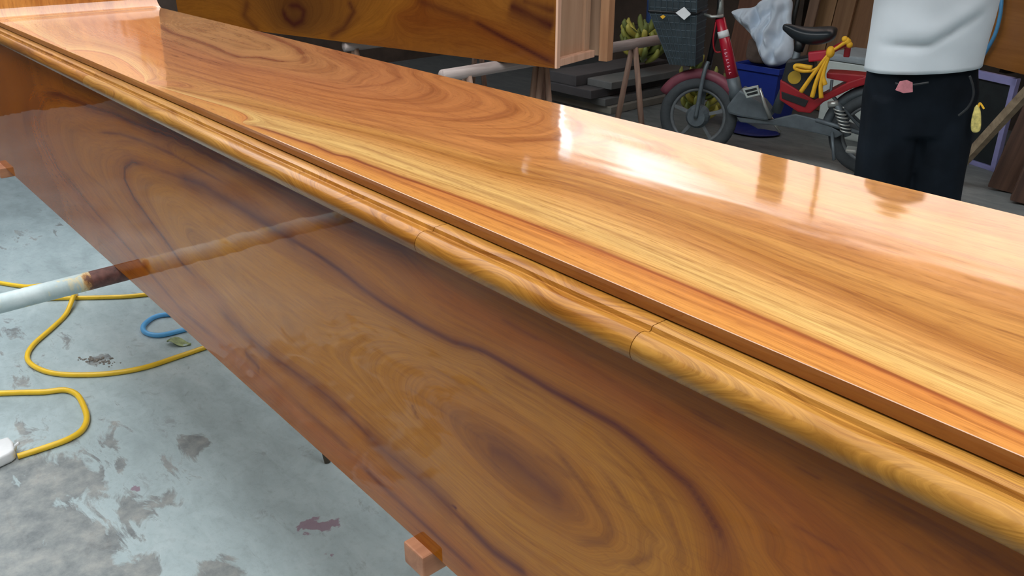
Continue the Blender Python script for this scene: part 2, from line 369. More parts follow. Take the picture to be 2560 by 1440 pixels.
apron_veins = [SA(apron_contours[0][1], .0055, .95), SA(apron_contours[0][1], .016, .4),
 SA([(430,436),(508,464),(560,496),(620,531),(700,580),(760,618)], .013, .85),
 SA(apron_contours[1][1][:9], .005, .8), SA(apron_contours[1][1][9:], .006, .75),
 SA([(538,767),(624,845),(689,897),(775,957),(900,1068)], .014, .55), SA([(900,1068),(956,1123),(1011,1168),(1083,1229),(1150,1290)], .02, .6), SA([(1150,1296),(1233,1379),(1322,1440)], .008, .9),
 SA([(900,1162),(972,1229),(1039,1290),(1122,1368),(1200,1440)], .006, .75),
 SA([(1215,1120),(1270,1140),(1330,1190),(1416,1262)], .014, .55),
 SA([(1440,1352),(1511,1357),(1528,1329),(1516,1295),(1450,1200),(1380,1110)], .004, .5), SA([(1560,1420),(1628,1390),(1639,1345),(1600,1301),(1500,1170)], .003, .45), SA([(1700,1418),(1700,1362),(1678,1307),(1600,1180),(1480,1075)], .003, .4),
 SA([(107,233),(150,237),(233,270),(283,283),(330,305),(433,343),(560,406),(640,450)], .006, .9), SA([(330,300),(433,330),(560,385),(706,465),(800,515),(950,590),(1080,650)], .022, .85),  # broad second stroke joins dark grain and the shade under the moulding
 SA([(100,240),(60,300),(70,340)], .02, .35), SA([(240,330),(300,335),(350,350),(430,385),(600,480)], .004, .6), SA([(200,420),(260,470),(330,560),(450,700)], .004, .35), SA([(150,420),(230,520),(330,630),(450,770),(560,870)], .006, .4), SA([(610,880),(640,910),(650,925)], .012, .75), SA([(640,910),(760,1020),(880,1130)], .008, .45), SA([(1030,1010),(1045,1050)], .003, .6),
 SA([(1132,1262),(1141,1272)], .003, 1.2)]

_rs = random.Random(4)
for k in range(46):
    px0 = _rs.uniform(1000, 2450); px0_t = 107 + .494 * px0; py0 = _rs.uniform(px0_t + 30, min(1430, px0_t + 420)); dx = _rs.uniform(60, 260)
    apron_veins.append(SA([(px0, py0), (px0 + dx * .5, py0 + dx * .5 * ((py0 + 255) / (px0 + 733)) + _rs.uniform(-4, 4)), (px0 + dx, py0 + dx * (py0 + 255) / (px0 + 733))], _rs.uniform(.0012, .003), _rs.uniform(.15, .45)))
chest = thing('chest', 'long glossy honey-brown varnished wooden chest with rounded rim moulding, on trestles in the foreground', 'chest', (0, 0, ZB))
def rel(mbv): return [(v[0], v[1], v[2] - ZB) for v in mbv]
def front_panel():
    nx, nz = 760, 170
    xs = np.linspace(XL, XR, nx); zs = np.linspace(ZB, ZT - .0095, nz); T = .03
    gx, gz = np.meshgrid(xs, zs, indexing='ij'); P = np.stack([gx.ravel(), gz.ravel()], 1)
    ring = np.clip(fA(P), 0, np.where(P[:, 0] < -2.0, 5.9, 7.2)); vein = vein_field(P, apron_veins)
    V = np.stack([P[:, 0], np.full(len(P), YF), P[:, 1] - ZB], 1)
    Fs = [(i * nz + j, (i + 1) * nz + j, (i + 1) * nz + j + 1, i * nz + j + 1) for i in range(nx - 1) for j in range(nz - 1)]
    k = len(V); c = [(XL, YF), (XR, YF)]
    ex = [(x, y, z) for x in (XL, XR) for y in (YF, YF + T) for z in (0, ZT - .0095 - ZB)]
    V = np.concatenate([V, np.array(ex)]); Pe = np.array([(e[0], e[2] + ZB) for e in ex])
    # ex index: L: f0 f1 b0 b1, R: f0 f1 b0 b1
    Fs += [tuple(k + i for i in f) for f in [(2, 3, 7, 6), (0, 1, 3, 2), (4, 6, 7, 5), (0, 2, 6, 4), (1, 5, 7, 3)]]
    P = np.concatenate([P, Pe]); ring = np.concatenate([ring, np.full(8, 6.)]); vein = np.concatenate([vein, np.zeros(8)])
    grain_mesh('side_panel', V, Fs, P, ring, vein, M_apron, chest)
front_panel()
STOPS_R = [(0, lin(205, 140, 62)), (3, lin(222, 164, 84)), (5, lin(206, 138, 58)), (8, lin(216, 152, 70))]
M_rim = grainwood('varnished_moulding_wood', STOPS_R, 8, vein=lin(110, 55, 18), freq=2.2, coat_rough=.12, lines=.8, gain=.63, ior=1.15, dark=1.0, desat=-.05)
def simple_grain(name, mb, mat, parent, kx=1.0, seed=0., smooth=False, bevel=0):
    """a part whose rings run lengthwise (x); ring field from smooth noise"""
    o = obj(name, mb, mat, parent, bevel=bevel, smooth=smooth); me = o.data
    V = np.zeros(len(me.vertices) * 3, np.float32); me.vertices.foreach_get('co', V); V = V.reshape(-1, 3)
    pl = np.stack([V[:, 0], V[:, 1] * 1.0 + V[:, 2] * .8], 1)
    ring = np.array([4 + 3.5 * mnoise.noise(Vector((x * .9 * kx + seed, q * 9, seed))) + 30 * q * .3 for x, q in pl]) % 8
    ring = np.array([4 + 3.2 * mnoise.noise(Vector((x * 1.3 * kx + seed, q * 22, seed))) + 1.2 * mnoise.noise(Vector((x * 9 * kx + seed, q * 20, seed))) for x, q in pl])
    set_attr(me, 'ring', ring); set_attr(me, 'vein', np.array([max(0, mnoise.noise(Vector((x * 2.5 + seed, q * 26, seed + 9))) - .28) * 1.6 for x, q in pl]))
    set_attr(me, 'grain', np.stack([pl[:, 0] * 2, ring * 1.0 + pl[:, 1] * 40, ring * 0], 1), 'FLOAT_VECTOR'); set_attr(me, 'plane', np.stack([pl[:, 0], pl[:, 1], ring * 0], 1), 'FLOAT_VECTOR')
    return o
def rim_profile():
    # (y, z) outline of the rim: flat ledge, small quirk, half-round bead
    pts = [(.545, 1.0393), (.4795, 1.0393), (.4782, 1.0388), (.4775, 1.0375), (.4765, 1.0352), (.4745, 1.0352)]
    c = (.4652, 1.0255); r = .0128
    for i in range(15):
        a = math.radians(62 + i * (262 - 62) / 14); pts.append((c[0] + r * math.cos(a), c[1] + r * math.sin(a)))
    pts += [(.4655, 1.0117), (.545, 1.0117)]
    return [(y * .976, 1.35 - (1.35 - z) * .976) for y, z in pts]
def rim(x0, x1, seed, flip=False):
    n = max(2, int((x1 - x0) / .012)); prof = rim_profile()
    rings = []
    for i in range(n + 1):
        x = x0 + (x1 - x0) * i / n
        rings.append([(x, (y if not flip else YF + YB - y), z - ZB) for y, z in prof])
    o = simple_grain('rim_moulding', MB().loft(rings), M_rim, chest, seed=seed)
    for p in o.data.polygons: p.use_smooth = 5e-4 < p.area < 1 or True
    md = o.modifiers.new('edge', 'EDGE_SPLIT'); md.split_angle = math.radians(35)
jx = [at_y(1583, 825, .444)[0], at_y(1040, 585, .444)[0], at_y(205, 180, .444)[0]]
cuts = [XL] + sorted(jx) + [XR]
for i in range(4):
    rim(cuts[i] + (.0004 if i else 0), cuts[i + 1] - (.0004 if i < 3 else 0), 3.1 * i + 1)
rim(XL, XR, 20, True)
M_board = grainwood('varnished_board_wood', STOPS_R, 8, vein=lin(96, 40, 12), freq=3)
simple_grain('side_panel', MB().box(((XL + XR) / 2, YB - .015, (ZT - .012 - ZB) / 2), (XR - XL, .03, ZT - .012 - ZB)), M_board, chest, seed=5)
for x in (XL + .02, XR - .02):
    simple_grain('end_panel', MB().box((x, (YF + YB) / 2, .21), (.03, YB - YF - .062, .41)), M_board, chest, seed=x)
simple_grain('bottom_panel', MB().box(((XL + XR) / 2, (YF + YB) / 2, .0125), (XR - XL - .07, YB - YF - .062, .025)), M_board, chest, seed=8)

# ---- lid: flat board whose far end sweeps up
ZL, LT, LY0, LY1 = 1.0599, .0129, .4821, .9126
STOPS_L = [(0, lin(232, 160, 70)), (1.0, lin(230, 152, 64)), (1.86, lin(224, 140, 58)), (2.0, lin(176, 88, 26)), (2.12, lin(228, 166, 82)), (2.7, lin(238, 190, 108)), (3.5, lin(230, 172, 92)), (4.3, lin(218, 150, 72)), (5.0, lin(190, 122, 44)), (5.6, lin(216, 150, 68)), (6.3, lin(212, 136, 66)), (7.2, lin(206, 126, 60)), (8.2, lin(202, 124, 66)), (9.5, lin(210, 146, 82)), (10, lin(196, 120, 60))]
M_lid = grainwood('varnished_lid_wood', STOPS_L, 10, vein=lin(134, 60, 20), freq=4.5, coat_rough=.06, speck=.2, dark=.85, lines=.5, ior=1.85, gain=.8, desat=.05, wob=.2)
def L(px, py):
    q = at_z(px, py, ZL); return (q[0], q[1])
T1 = [(610,307),(660,322),(706,337),(743,350),(781,362),(810,375),(837,386),(872,393),(914,410),(956,427),(997,439),(1060,462),(1160,498),(1260,532),(1319,556),(1397,591),(1463,618),(1533,650),(1612,672),(1688,696),(1733,718),(1787,740),(1841,761),(1880,778),(2000,835),(2130,895),(2270,960),(2347,990),(2413,1020),(2460,1040),(2510,1060),(2560,1087)]
V1 = [(385,58),(428,82),(477,97),(525,114),(562,131),(598,143),(646,143),(695,153),(724,155)]
V0 = [(634,75),(683,94),(719,109),(743,121),(760,140)]
_t = np.array([L(*p) for p in T1]); _k = np.polyfit(_t[9:, 0], _t[9:, 1], 2)
T1P = [tuple(p) for p in _t[:9]] + [(x, float(np.polyval(_k, x))) for x in np.linspace(_t[10, 0], _t[-1, 0], 24)] + [(_t[-1, 0] + .35, float(np.polyval(_k, _t[-1, 0])) - .01)]
lid_contours = [
 (0, [(60,80),(600,305),(1100,540),(1600,760),(2100,1000),(2540,1195)]), (2, [(60,70),(300,190),(560,292)]),
 (3.4, [(700,300),(900,355),(1100,420),(1300,480),(1600,590),(1900,720),(2250,870),(2560,1000)]),
 (5, [(1000,355),(1260,431),(1494,480),(1690,550),(1846,615),(2100,720),(2560,920)]), (4.5, [(300,190),(500,240),(750,300)]),
 (6, [(400,185),(600,235),(800,290),(1000,335),(1200,385),(1450,430),(1700,500),(2000,590),(2560,760)]),
 (9, V1), (9, V0), (9, [(724,155),(750,152),(760,140)]),
 (8, [(400,110),(500,145),(600,172),(720,195),(850,222),(960,212),(1000,195),(985,170),(930,140),(850,115)]),
 (7, [(400,140),(550,185),(700,222),(850,258),(1000,285),(1150,300),(1240,292),(1280,275),(1260,248),(1200,222),(1120,200)]),
 (6.4, [(400,165),(550,208),(700,248),(850,285),(1000,315),(1150,338),(1300,352),(1400,350),(1445,335),(1447,310),(1420,288),(1370,268)]),
 (8.4, [(800,130),(850,150),(900,180),(870,205)]), (9.6, [(480,70),(560,95),(650,120)]),
 (5.4, [(1500,290),(1700,345),(2000,415),(2300,490),(2560,555)]), (5.8, [(1500,380),(1800,460),(2200,570),(2560,670)])]
fL = fit(lid_contours, L, .3, plane=[(2, T1P)])
def SL(pl, w, s): return ([L(*p) for p in pl], w, s)
VP_ = lambda px0, py0, dx: [(px0, py0), (px0 + dx, py0 + dx * (py0 + 255) / (px0 + 733))]
lid_veins = [SL(lid_contours[i_][1], .004, .4) for i_ in range(len(lid_contours)) if lid_contours[i_][0] in (8, 7, 6.4, 8.4, 9.6)] + [SL(V1, .008, .95), SL(V0, .011, .8), SL([(760,140),(765,150),(755,160)], .008, .6), (T1P[:12], .004, .9), (T1P[11:], .003, .5), (T1P[5:22], .008, .3),
 SL([(822,124),(850,140),(890,165),(900,180)], .012, .4), SL([(1120,200),(1200,222),(1260,248),(1280,275),(1240,292),(1150,300)], .006, .3), SL([(850,115),(930,140),(985,170),(1000,195),(960,212),(850,222)], .007, .4),
 SL([(1440,300),(1450,312),(1445,335),(1405,352)], .006, .75), SL([(1370,268),(1420,288),(1440,300)], .006, .3), SL([(1630,350),(1690,380)], .004, .5), SL([(1640,375),(1700,395)], .004, .5),
 SL([(385,90),(480,120),(600,165),(700,185)], .004, .45), SL([(385,105),(480,140),(620,190)], .004, .4), SL([(400,150),(560,200),(760,245)], .004, .35), SL([(450,330 - 140),(640,250),(800,290)], .003, .3),
 SL([(740,248),(900,290),(1100,350),(1300,405)], .005, .4), SL([(860,300),(1000,335),(1060,360)], .003, .4), SL([(1260,405),(1450,455),(1660,515)], .004, .35)]
for k in range(26):
    px0 = random.uniform(800, 2100); py0 = 0
    e0 = 20 + .2453 * (px0 - 420); e1 = 60 + .44 * px0
    py0 = random.uniform(e0 + 60, e1 - 20); dx = random.uniform(150, 700)
    lid_veins.append(SL(VP_(px0, py0, dx), random.uniform(.0012, .003), random.uniform(.2, .5)))
lid = thing('lid', 'flat glossy orange-grained lid with an upswept far end, lying on the long chest', 'lid', (0, 0, ZL))
def lid_profile():
    """(s, x, z, nx, nz) along the board, from the right end to the swept-up left end"""
    out = []; x0 = -2.61; R = .035; A1 = math.radians(80); L1 = .21
    n = 620
    for i in range(n + 1):
        x = XR + .0 - (XR - x0) * i / n; out.append((x, x, 0, 0, 1))
    for i in range(1, 13):
        a = A1 * i / 12; out.append((x0 - R * a, x0 - R * math.sin(a), R * (1 - math.cos(a)), math.sin(a), math.cos(a)))
    bx, bz = out[-1][1], out[-1][2]
    for i in range(1, 25):
        d = L1 * i / 24; out.append((x0 - R * A1 - d, bx - d * math.cos(A1), bz + d * math.sin(A1), math.sin(A1), math.cos(A1)))
    return np.array(out)
def make_lid():
    pr = lid_profile(); n = len(pr); ny = 190; b = .0005
    ys = LY0 + (LY1 - LY0) * (np.linspace(0, 1, ny) ** 1.25)
    ys[0] = LY0 + b; ys[-1] = LY1 - b
    S_, Y_ = np.meshgrid(pr[:, 0], ys, indexing='ij'); P = np.stack([S_.ravel(), Y_.ravel()], 1)
    V = np.stack([np.repeat(pr[:, 1], ny), Y_.ravel(), np.repeat(pr[:, 2], ny)], 1)
    Fs = [(i * ny + j, i * ny + j + 1, (i + 1) * ny + j + 1, (i + 1) * ny + j) for i in range(n - 1) for j in range(ny - 1)]
    ring = fL(P)
    ring = np.where(P[:, 0] < -2.62, np.clip(ring, 0, 9) * .16 + .2, ring)
    vein = vein_field(P, lid_veins); vein = np.where(P[:, 0] < -2.58, vein * .3, vein)
    # edge strips: front face, back face and underside
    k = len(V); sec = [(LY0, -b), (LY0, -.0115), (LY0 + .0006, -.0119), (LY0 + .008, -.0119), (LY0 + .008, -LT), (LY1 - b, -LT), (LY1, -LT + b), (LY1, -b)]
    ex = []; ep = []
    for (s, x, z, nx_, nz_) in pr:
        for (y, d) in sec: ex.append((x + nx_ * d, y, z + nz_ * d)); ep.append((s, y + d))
    m = len(sec)
    for i in range(n - 1):
        for j in range(m - 1): Fs.append((k + i * m + j, k + i * m + j + 1, k + (i + 1) * m + j + 1, k + (i + 1) * m + j)[::-1])
        Fs.append((i * ny, (i + 1) * ny, k + (i + 1) * m, k + i * m)); Fs.append((i * ny + ny - 1, k + i * m + m - 1, k + (i + 1) * m + m - 1, (i + 1) * ny + ny - 1))
    for i in (0, n - 1): Fs.append(tuple([i * ny + j for j in range(ny)] + [k + i * m + j for j in range(m - 1, -1, -1)]))
    ep = np.array(ep)
    V = np.concatenate([V, np.array(ex)])
    er = np.array([5.1 + .4 * mnoise.noise(Vector((q[0] * 1.5, q[1] * 60, 3))) + (1 if q[1] > .6 else 0) for q in ep]); ev = np.array([max(0, .9 + .8 * mnoise.noise(Vector((q[0] * 2.2, q[1] * 50, 8)))) * .55 for q in ep])  # edge ring and vein levels set dark to stand in for shade
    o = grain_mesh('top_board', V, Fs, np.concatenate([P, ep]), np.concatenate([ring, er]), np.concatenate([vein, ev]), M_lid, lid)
    return o
make_lid()

# ================================================================== TRESTLES UNDER THE CHEST
def rust_paint():
    m, t, p = nt('flaking_painted_pipe'); oc = ocoord(t); f = noise(t, oc, 9, 6, .65, .5); g = noise(t, oc, 60, 4)
    c = ramp(t, [(.33, lin(104, 66, 50)), (.37, lin(186, 140, 84)), (.42, lin(214, 206, 170)), (.46, lin(176, 196, 198)), (.7, lin(208, 222, 224))], f)
    at = N(t, 'ShaderNodeAttribute', attribute_name='rust').outputs[2]
    c = mix(t, ramp(t, [(.45, (0, 0, 0, 1)), (.5, (1, 1, 1, 1))], mth(t, 'ADD', at, mth(t, 'MULTIPLY', mth(t, 'SUBTRACT', f, .5), .4))), c, ramp(t, [(.3, lin(70, 44, 42)), (.7, lin(118, 78, 70))], g))
    t.links.new(c, p.inputs['Base Color']); p.inputs['Roughness'].default_value = .45; bump(t, p, g, .3, .001); return m
M_pipe = rust_paint()
M_trestle = rawwood('weathered_trestle_wood', lin(150, 116, 96), lin(200, 166, 142), 2)
M_block = rawwood('reddish_bar_wood', lin(140, 86, 58), lin(196, 138, 102), 1)
pr_ = .0205
tr1 = thing('trestle', 'pipe trestle with flaking white paint under the far half of the chest', 'trestle', (-1.905, .72, 0))
ys = np.linspace(-1.15, .72, 80)
pb = MB().tube([(0, y, ZB - pr_) for y in ys], pr_, 20); o = obj('crossbar', pb, M_pipe, tr1, smooth=True)
vy = [v.co.y + .72 for v in o.data.vertices]
set_attr(o.data, 'rust', np.array([1.0 if (.405 < y) else .0 for y in vy]))
M_steel = plain('dull_steel_leg', lin(116, 104, 92), .5, .4)
for dy, feet in ((.11, ((.202, .11), (-.15, .3))), (.55, ((.2, .55), (-.2, .6)))):
    for fx, fy in feet:
        obj('leg', MB().tube([(0, dy, ZB - pr_ * 1.6), (fx, fy, 0)], .0085, 10), M_steel, tr1, smooth=True)
b0 = at_z(1040, 1336, ZB); b1 = at_z(1091, 1378, ZB); bw = abs(b1[0] - b0[0]); bx = (b0[0] + b1[0]) / 2; e0 = at_z(1008, 1353, ZB)
def bar_trestle(x, y0, y1, w, h, label, mat=None, legs=None):
    t_ = thing('trestle', label, 'trestle', (x, (y0 + y1) / 2, 0)); yc = (y0 + y1) / 2
    obj('crossbar', MB().box((0, 0, ZB - h / 2), (w, y1 - y0, h)), mat or M_block, t_, bevel=.0025)
    for dy, spr in ([(y0 - yc + .25, .17), (y1 - yc - .2, .17)] if not legs else [(y0 - yc + a_, b_) for a_, b_ in legs]):
        for sx in (-1, 1):
            obj('leg', MB().bar((sx * w * .3, dy, ZB - h * .98), (sx * spr, dy, .012), .028, .028, (0, 1, 0)), mat or M_block, t_, bevel=.003)
    return t_
bar_trestle(bx, e0[1], 1.2, bw, .034, 'reddish wooden trestle whose square bar end sticks out under the near half of the chest')
bar_trestle(-2.955, YF - .02, 1.5, .1, .03, 'reddish wooden trestle under the far left end of the chest', legs=((.62, .05), (.95, .05)))

# ================================================================== FLOOR LITTER, HOSES
M_yel = plain('yellow_hose_rubber', lin(238, 196, 48), .35, 0, .06)
M_blue = plain('blue_hose_rubber', lin(96, 176, 235), .35, 0, .06)
def smooth_path(pts, n=8, closed=False):
    P = [Vector(p) for p in pts]; out = []
    for i in range(len(P) - 1):
        p0, p1, p2, p3 = P[max(i - 1, 0)], P[i], P[i + 1], P[min(i + 2, len(P) - 1)]
        for j in range(n):
            t = j / n
            out.append(.5 * ((2 * p1) + (p2 - p0) * t + (2 * p0 - 5 * p1 + 4 * p2 - p3) * t * t + (3 * p1 - p0 - 3 * p2 + p3) * t ** 3))
    return out + [P[-1]]
def hose(pxs, r, mat, label, extra=(), lift={}):
    P = [at_z(*p, r) for p in pxs]
    for i, dz in lift.items(): P[i][2] += dz
    P = list(P) + [np.array(e) for e in extra]
    o = obj('hose', MB().tube(smooth_path(P), r, 10), mat, None, smooth=True); return tag(o, label, 'hose')
hose([(-60,745),(80,747),(180,745),(300,742),(360,737),(450,728),(560,712)], .0078, M_yel, 'straight yellow hose end crossing behind the loop beside the pipe', lift={1: 0})
hose([(-40,700),(60,716),(120,722),(165,725),(188,735),(186,752),(165,785),(130,820),(85,860),(68,890),(80,912),(120,930),(180,937),(270,934),(360,919),(450,890),(520,866),(620,830)], .0082, M_yel, 'yellow hose lying in a wide open loop on the concrete', lift={4: .0, 3: .017, 2: .017, 5: .017})
hose([(-80,985),(0,983),(60,981),(110,980),(160,975),(190,985),(207,1010),(217,1045),(205,1075),(170,1098),(110,1120),(44,1141)], .0085, M_yel, 'yellow hose bending back to the white connector at the left edge')
hose([(520,800),(470,790),(425,786),(388,792),(362,810),(358,825),(372,835),(400,838),(440,830),(490,816),(540,800)], .0085, M_blue, 'blue hose loop just below the edge of the chest', lift={})
M_white = plain('white_plastic', lin(226, 230, 232), .4, 0, .05)
pts = [at_z(*p, .0) for p in [(-60,1150),(0,1124),(28,1115),(40,1128),(42,1148),(30,1158),(0,1172),(-60,1200)]]
sock = thing('connector', 'white plastic cable connector on the floor at the left edge', 'connector', tuple(pts[3]))
pc = [(p[0] - pts[3][0], p[1] - pts[3][1]) for p in pts]
obj('housing', MB().prism(pc, (0, 0, .002), (1, 0, 0), (0, 1, 0), (0, 0, 1), .03), M_white, sock, bevel=.006, smooth=True)
q = at_z(36, 1120, .03) - pts[3]
obj('tab', MB().tube([(q[0] - .004, q[1], .02), (q[0], q[1] + .004, .036), (q[0] + .006, q[1] + .012, .044)], .004, 8), M_white, sock, smooth=True)
M_leaf = plain('dry_green_leaf', lin(146, 160, 116), .6, 0, .35, 60)
def leaf(px, py, ln, wd, rz, label):
    c = at_z(px, py, 0); pts = []; V = []; Fs = []; n = 9
    for i in range(n):
        u = i / (n - 1); w = wd * math.sin(math.pi * min(1, u * .96 + .02)) ** .8; x = (u - .5) * ln
        for s_ in (-1, 0, 1): V.append((x, s_ * w, .004 + .006 * abs(s_) + .008 * math.sin(u * 6)))
    for i in range(n - 1):
        for j in range(2): Fs.append((i * 3 + j, i * 3 + 3 + j, i * 3 + 4 + j, i * 3 + 1 + j))
    mb = MB(); mb.add(V, Fs); o = obj('leaf', mb, M_leaf, None, smooth=True); o.location = c; o.rotation_euler = (0, 0, rz)
    sd = o.modifiers.new('thick', 'SOLIDIFY'); sd.thickness = .0012
    return tag(o, label, 'leaf')
leaf(448, 861, .085, .02, math.radians(40), 'curled green leaf on the concrete beside the blue hose')
M_grit = plain('dark_grit', lin(118, 114, 108), .9, 0, .4, 80, bmp=.5)
c = at_z(240, 902, 0); mb = MB()
for k in range(70):
    a = random.gauss(0, 1) * .035; b = random.gauss(0, 1) * .012; r = random.uniform(.0015, .0045)
    d = Vector((-.65, .75, 0)); e = Vector((.75, .65, 0)); pp = Vector(c) + e * a + d * b
    mb.ball((pp.x, pp.y, r * .3), (r * 1.4, r, r * .5), 6, 4)
o = obj('grit', mb, M_grit); o['kind'] = 'stuff'; tag(o, 'small heap of dark grit inside the yellow hose loop', 'grit')

# ================================================================== BACKGROUND
M_trb = rawwood('pale_trestle_wood', lin(132, 104, 92), lin(190, 158, 138), 2, .7)
M_bar = rawwood('chalky_round_bar', lin(140, 126, 122), lin(190, 176, 170), 1, .7)
def bg_trestle(label, a, b, legs, r=.028, spread=.1, mat=M_bar):
    a, b = Vector(a), Vector(b); o = Vector((a.x, a.y, 0)); t_ = thing('trestle', label, 'trestle', tuple(o))
    n = 10
    obj('crossbar', MB().tube([a - o + (b - a) * i / n for i in range(n + 1)], r, 12), mat, t_, smooth=True)
    d = (b - a).normalized(); side = Vector((-d.y, d.x, 0))
    for q in legs:
        top = a + (b - a) * q - o - Vector((0, 0, r * .6))
        for s_ in (-1, 1):
            bot = top + side * s_ * spread; bot.z = 0
            obj('leg', MB().tube([top + side * s_ * .012, bot], [.016, .018], 8), M_trb, t_, smooth=True)
ZK = .6 - .03
bt0 = at_z(1105, 190, ZK); bt1 = at_z(1668, 96, ZK)
bg_trestle('pale wooden trestle with a round bar under the open end of the rear chest', bt0, bt1, (.09, .82), .03, .115)
q0 = at_z(890, 116, ZK); 
bg_trestle('wooden trestle under the left half of the rear chest', q0 + np.array([-.03, -.06, 0]), q0 + np.array([-.03, 1.1, 0]), (.06, .85), .028, .1)
q1 = at_z(1357, 160, .55)
bg_trestle('thin grey-brown trestle in the shade behind the rear chest', (q1[0] + .02, q1[1], .55), (q1[0] - .09, q1[1] + .04, .55), (.15, .85), .016, .07, M_trb)

# ---- rear chest, unfinished, open end to the right
c1 = at_z(1392, 172, .6); c1l = at_z(860, 105, .6)
du = Vector((c1l[0] - c1[0], c1l[1] - c1[1], 0)).normalized()      # along the front face, to the left
dv = Vector((-du.y, du.x, 0)); dv = dv if dv.y > 0 else -dv          # into depth
ang = math.atan2(-du.y, -du.x)
ch2 = thing('chest', 'rear glossy wooden chest with its open unvarnished end facing right', 'chest', (c1[0], c1[1], .6), ang)
STOPS_2 = [(0, lin(120, 74, 34)), (2, lin(156, 98, 42)), (4, lin(178, 112, 44)), (6, lin(150, 82, 32)), (8, lin(182, 118, 52))]
M_pan2 = grainwood('dark_varnished_board_wood', STOPS_2, 8, vein=lin(74, 22, 8), freq=3., coat_rough=.06, gain=.58, ior=1.25, desat=-.05)
def B2(px, py):
    n = np.array([dv.x, dv.y, 0]); q = at_plane(px, py, c1, n) - c1
    return (-(q[0] * du.x + q[1] * du.y), q[2])
LEN2, H2 = 3.0, .44
con2 = [(0, [(722,20),(750,25),(755,50),(735,60),(715,40)]), (2, [(640,20),(690,75),(780,90),(860,60),(880,10)]), (4, [(560,30),(700,95),(850,100),(950,60),(1000,0)]),
        (5, [(900,105),(1100,110),(1250,140),(1380,168)]), (6, [(1000,40),(1180,60),(1290,110),(1388,158)]), (7, [(1100,0),(1270,60),(1385,110)]), (8, [(1290,0),(1388,70)])]
f2 = fit(con2, B2, .5)
v2 = [([B2(*p) for p in pl], w, s_) for pl, w, s_ in [([(705,20),(715,45),(735,62),(755,52),(760,28),(745,14),(715,14)], .02, .9), ([(620,0),(610,40),(650,80)], .03, .6), ([(870,0),(885,30),(860,70),(820,95)], .02, .7), ([(1180,50),(1270,100),(1388,160)], .012, .9), ([(1270,10),(1330,40),(1388,70)], .05, .95), ([(1040,0),(1180,50)], .02, .5), ([(1300,0),(1390,30)], .03, .8)]]
def ch2_front():
    nx, nz, T = 200, 60, .024
    xs = np.linspace(-LEN2, -.012, nx); zs = np.linspace(0, H2, nz); gx_, gz_ = np.meshgrid(xs, zs, indexing='ij'); P = np.stack([gx_.ravel(), gz_.ravel()], 1)
    V = np.stack([P[:, 0], np.zeros(len(P)), P[:, 1]], 1); Fs = [(i * nz + j, (i + 1) * nz + j, (i + 1) * nz + j + 1, i * nz + j + 1) for i in range(nx - 1) for j in range(nz - 1)]
    k = len(V); ex = [(x, y, z) for x in (-LEN2, -.012) for y in (0, T) for z in (0, H2)]
    Fs += [tuple(k + i for i in f) for f in [(2, 3, 7, 6), (0, 1, 3, 2), (4, 6, 7, 5), (0, 2, 6, 4), (1, 5, 7, 3)]]
    ring = np.clip(f2(P), 0, 8); vein = vein_field(P, v2)
    grain_mesh('side_panel', np.concatenate([V, np.array(ex)]), Fs, np.concatenate([P, np.array([(e[0], e[2]) for e in ex])]), np.concatenate([ring, np.full(8, 4.)]), np.concatenate([vein, np.zeros(8)]), M_pan2, ch2)
ch2_front()
M_raw = rawwood('unfinished_pale_board', lin(184, 146, 116), lin(202, 164, 134), 2, .75)
M_rawp = rawwood('pale_pinkish_edge', lin(214, 164, 134), lin(236, 192, 164), 2, .7)
DW = .46
obj('edge_strip', MB().box((-.006, .014, H2 / 2), (.012, .028, H2)), M_rawp, ch2)
obj('back_panel', MB().box((-LEN2 / 2, DW, H2 / 2 + .0), (LEN2, .03, H2 + .0)), M_raw, ch2)
obj('back_stile', MB().box((.02, DW - .02, H2 / 2 - .01), (.05, .06, H2 + .02)), rawwood('tan_stile', lin(178, 128, 92), lin(206, 158, 118), 2, .7), ch2, bevel=.002)
obj('end_panel', MB().box((-.05, .18, H2 / 2 + .02), (.018, .26, H2 - .02)), M_raw, ch2)
obj('end_stile', MB().box((-.042, .325, H2 / 2 + .02), (.03, .05, H2 - .02)), M_raw, ch2, bevel=.003)
obj('bottom_rail', MB().box((-.03, .2, .022), (.05, .34, .036)), M_rawp, ch2, bevel=.004)
obj('bottom_panel', MB().box((-LEN2 / 2 - .05, DW / 2, .012), (LEN2 - .12, DW - .06, .02)), M_raw, ch2)
obj('top_panel', MB().box((-LEN2 / 2, DW / 2, H2 + .008), (LEN2, DW + .04, .016)), M_raw, ch2)

# ---- third chest at the right, only its left end in view
c3 = at_z(2452, 160, .48); c3b = at_z(2560, 187, .48); d3 = Vector((c3b[0] - c3[0], c3b[1] - c3[1], 0)).normalized()
ch3 = thing('chest', 'orange-brown wooden chest standing behind the person at the right edge', 'chest', tuple(c3), math.atan2(d3.y, d3.x))
M_c3 = rawwood('satin_orange_board', lin(150, 92, 40), lin(196, 132, 66), 0, .35, .5, .6)
obj('side_panel', MB().box((.6, .012, .25), (1.2, .024, .5)), M_c3, ch3, bevel=.002)
obj('end_panel', MB().box((.014, .22, .25), (.024, .38, .5)), M_c3, ch3, bevel=.002)
obj('side_panel', MB().box((.6, .424, .25), (1.2, .024, .5)), M_c3, ch3, bevel=.002)
obj('bottom_panel', MB().box((.6, .22, .012), (1.14, .38, .02)), M_c3, ch3)
for sx in (.05, 1.1):
    obj('foot_block', MB().box((sx + .05, .1, -.018), (.05, .06, .034)), M_dark, ch3)
c3o = Vector(c3); ax3 = d3; ay3 = Vector((-d3.y, d3.x, 0))
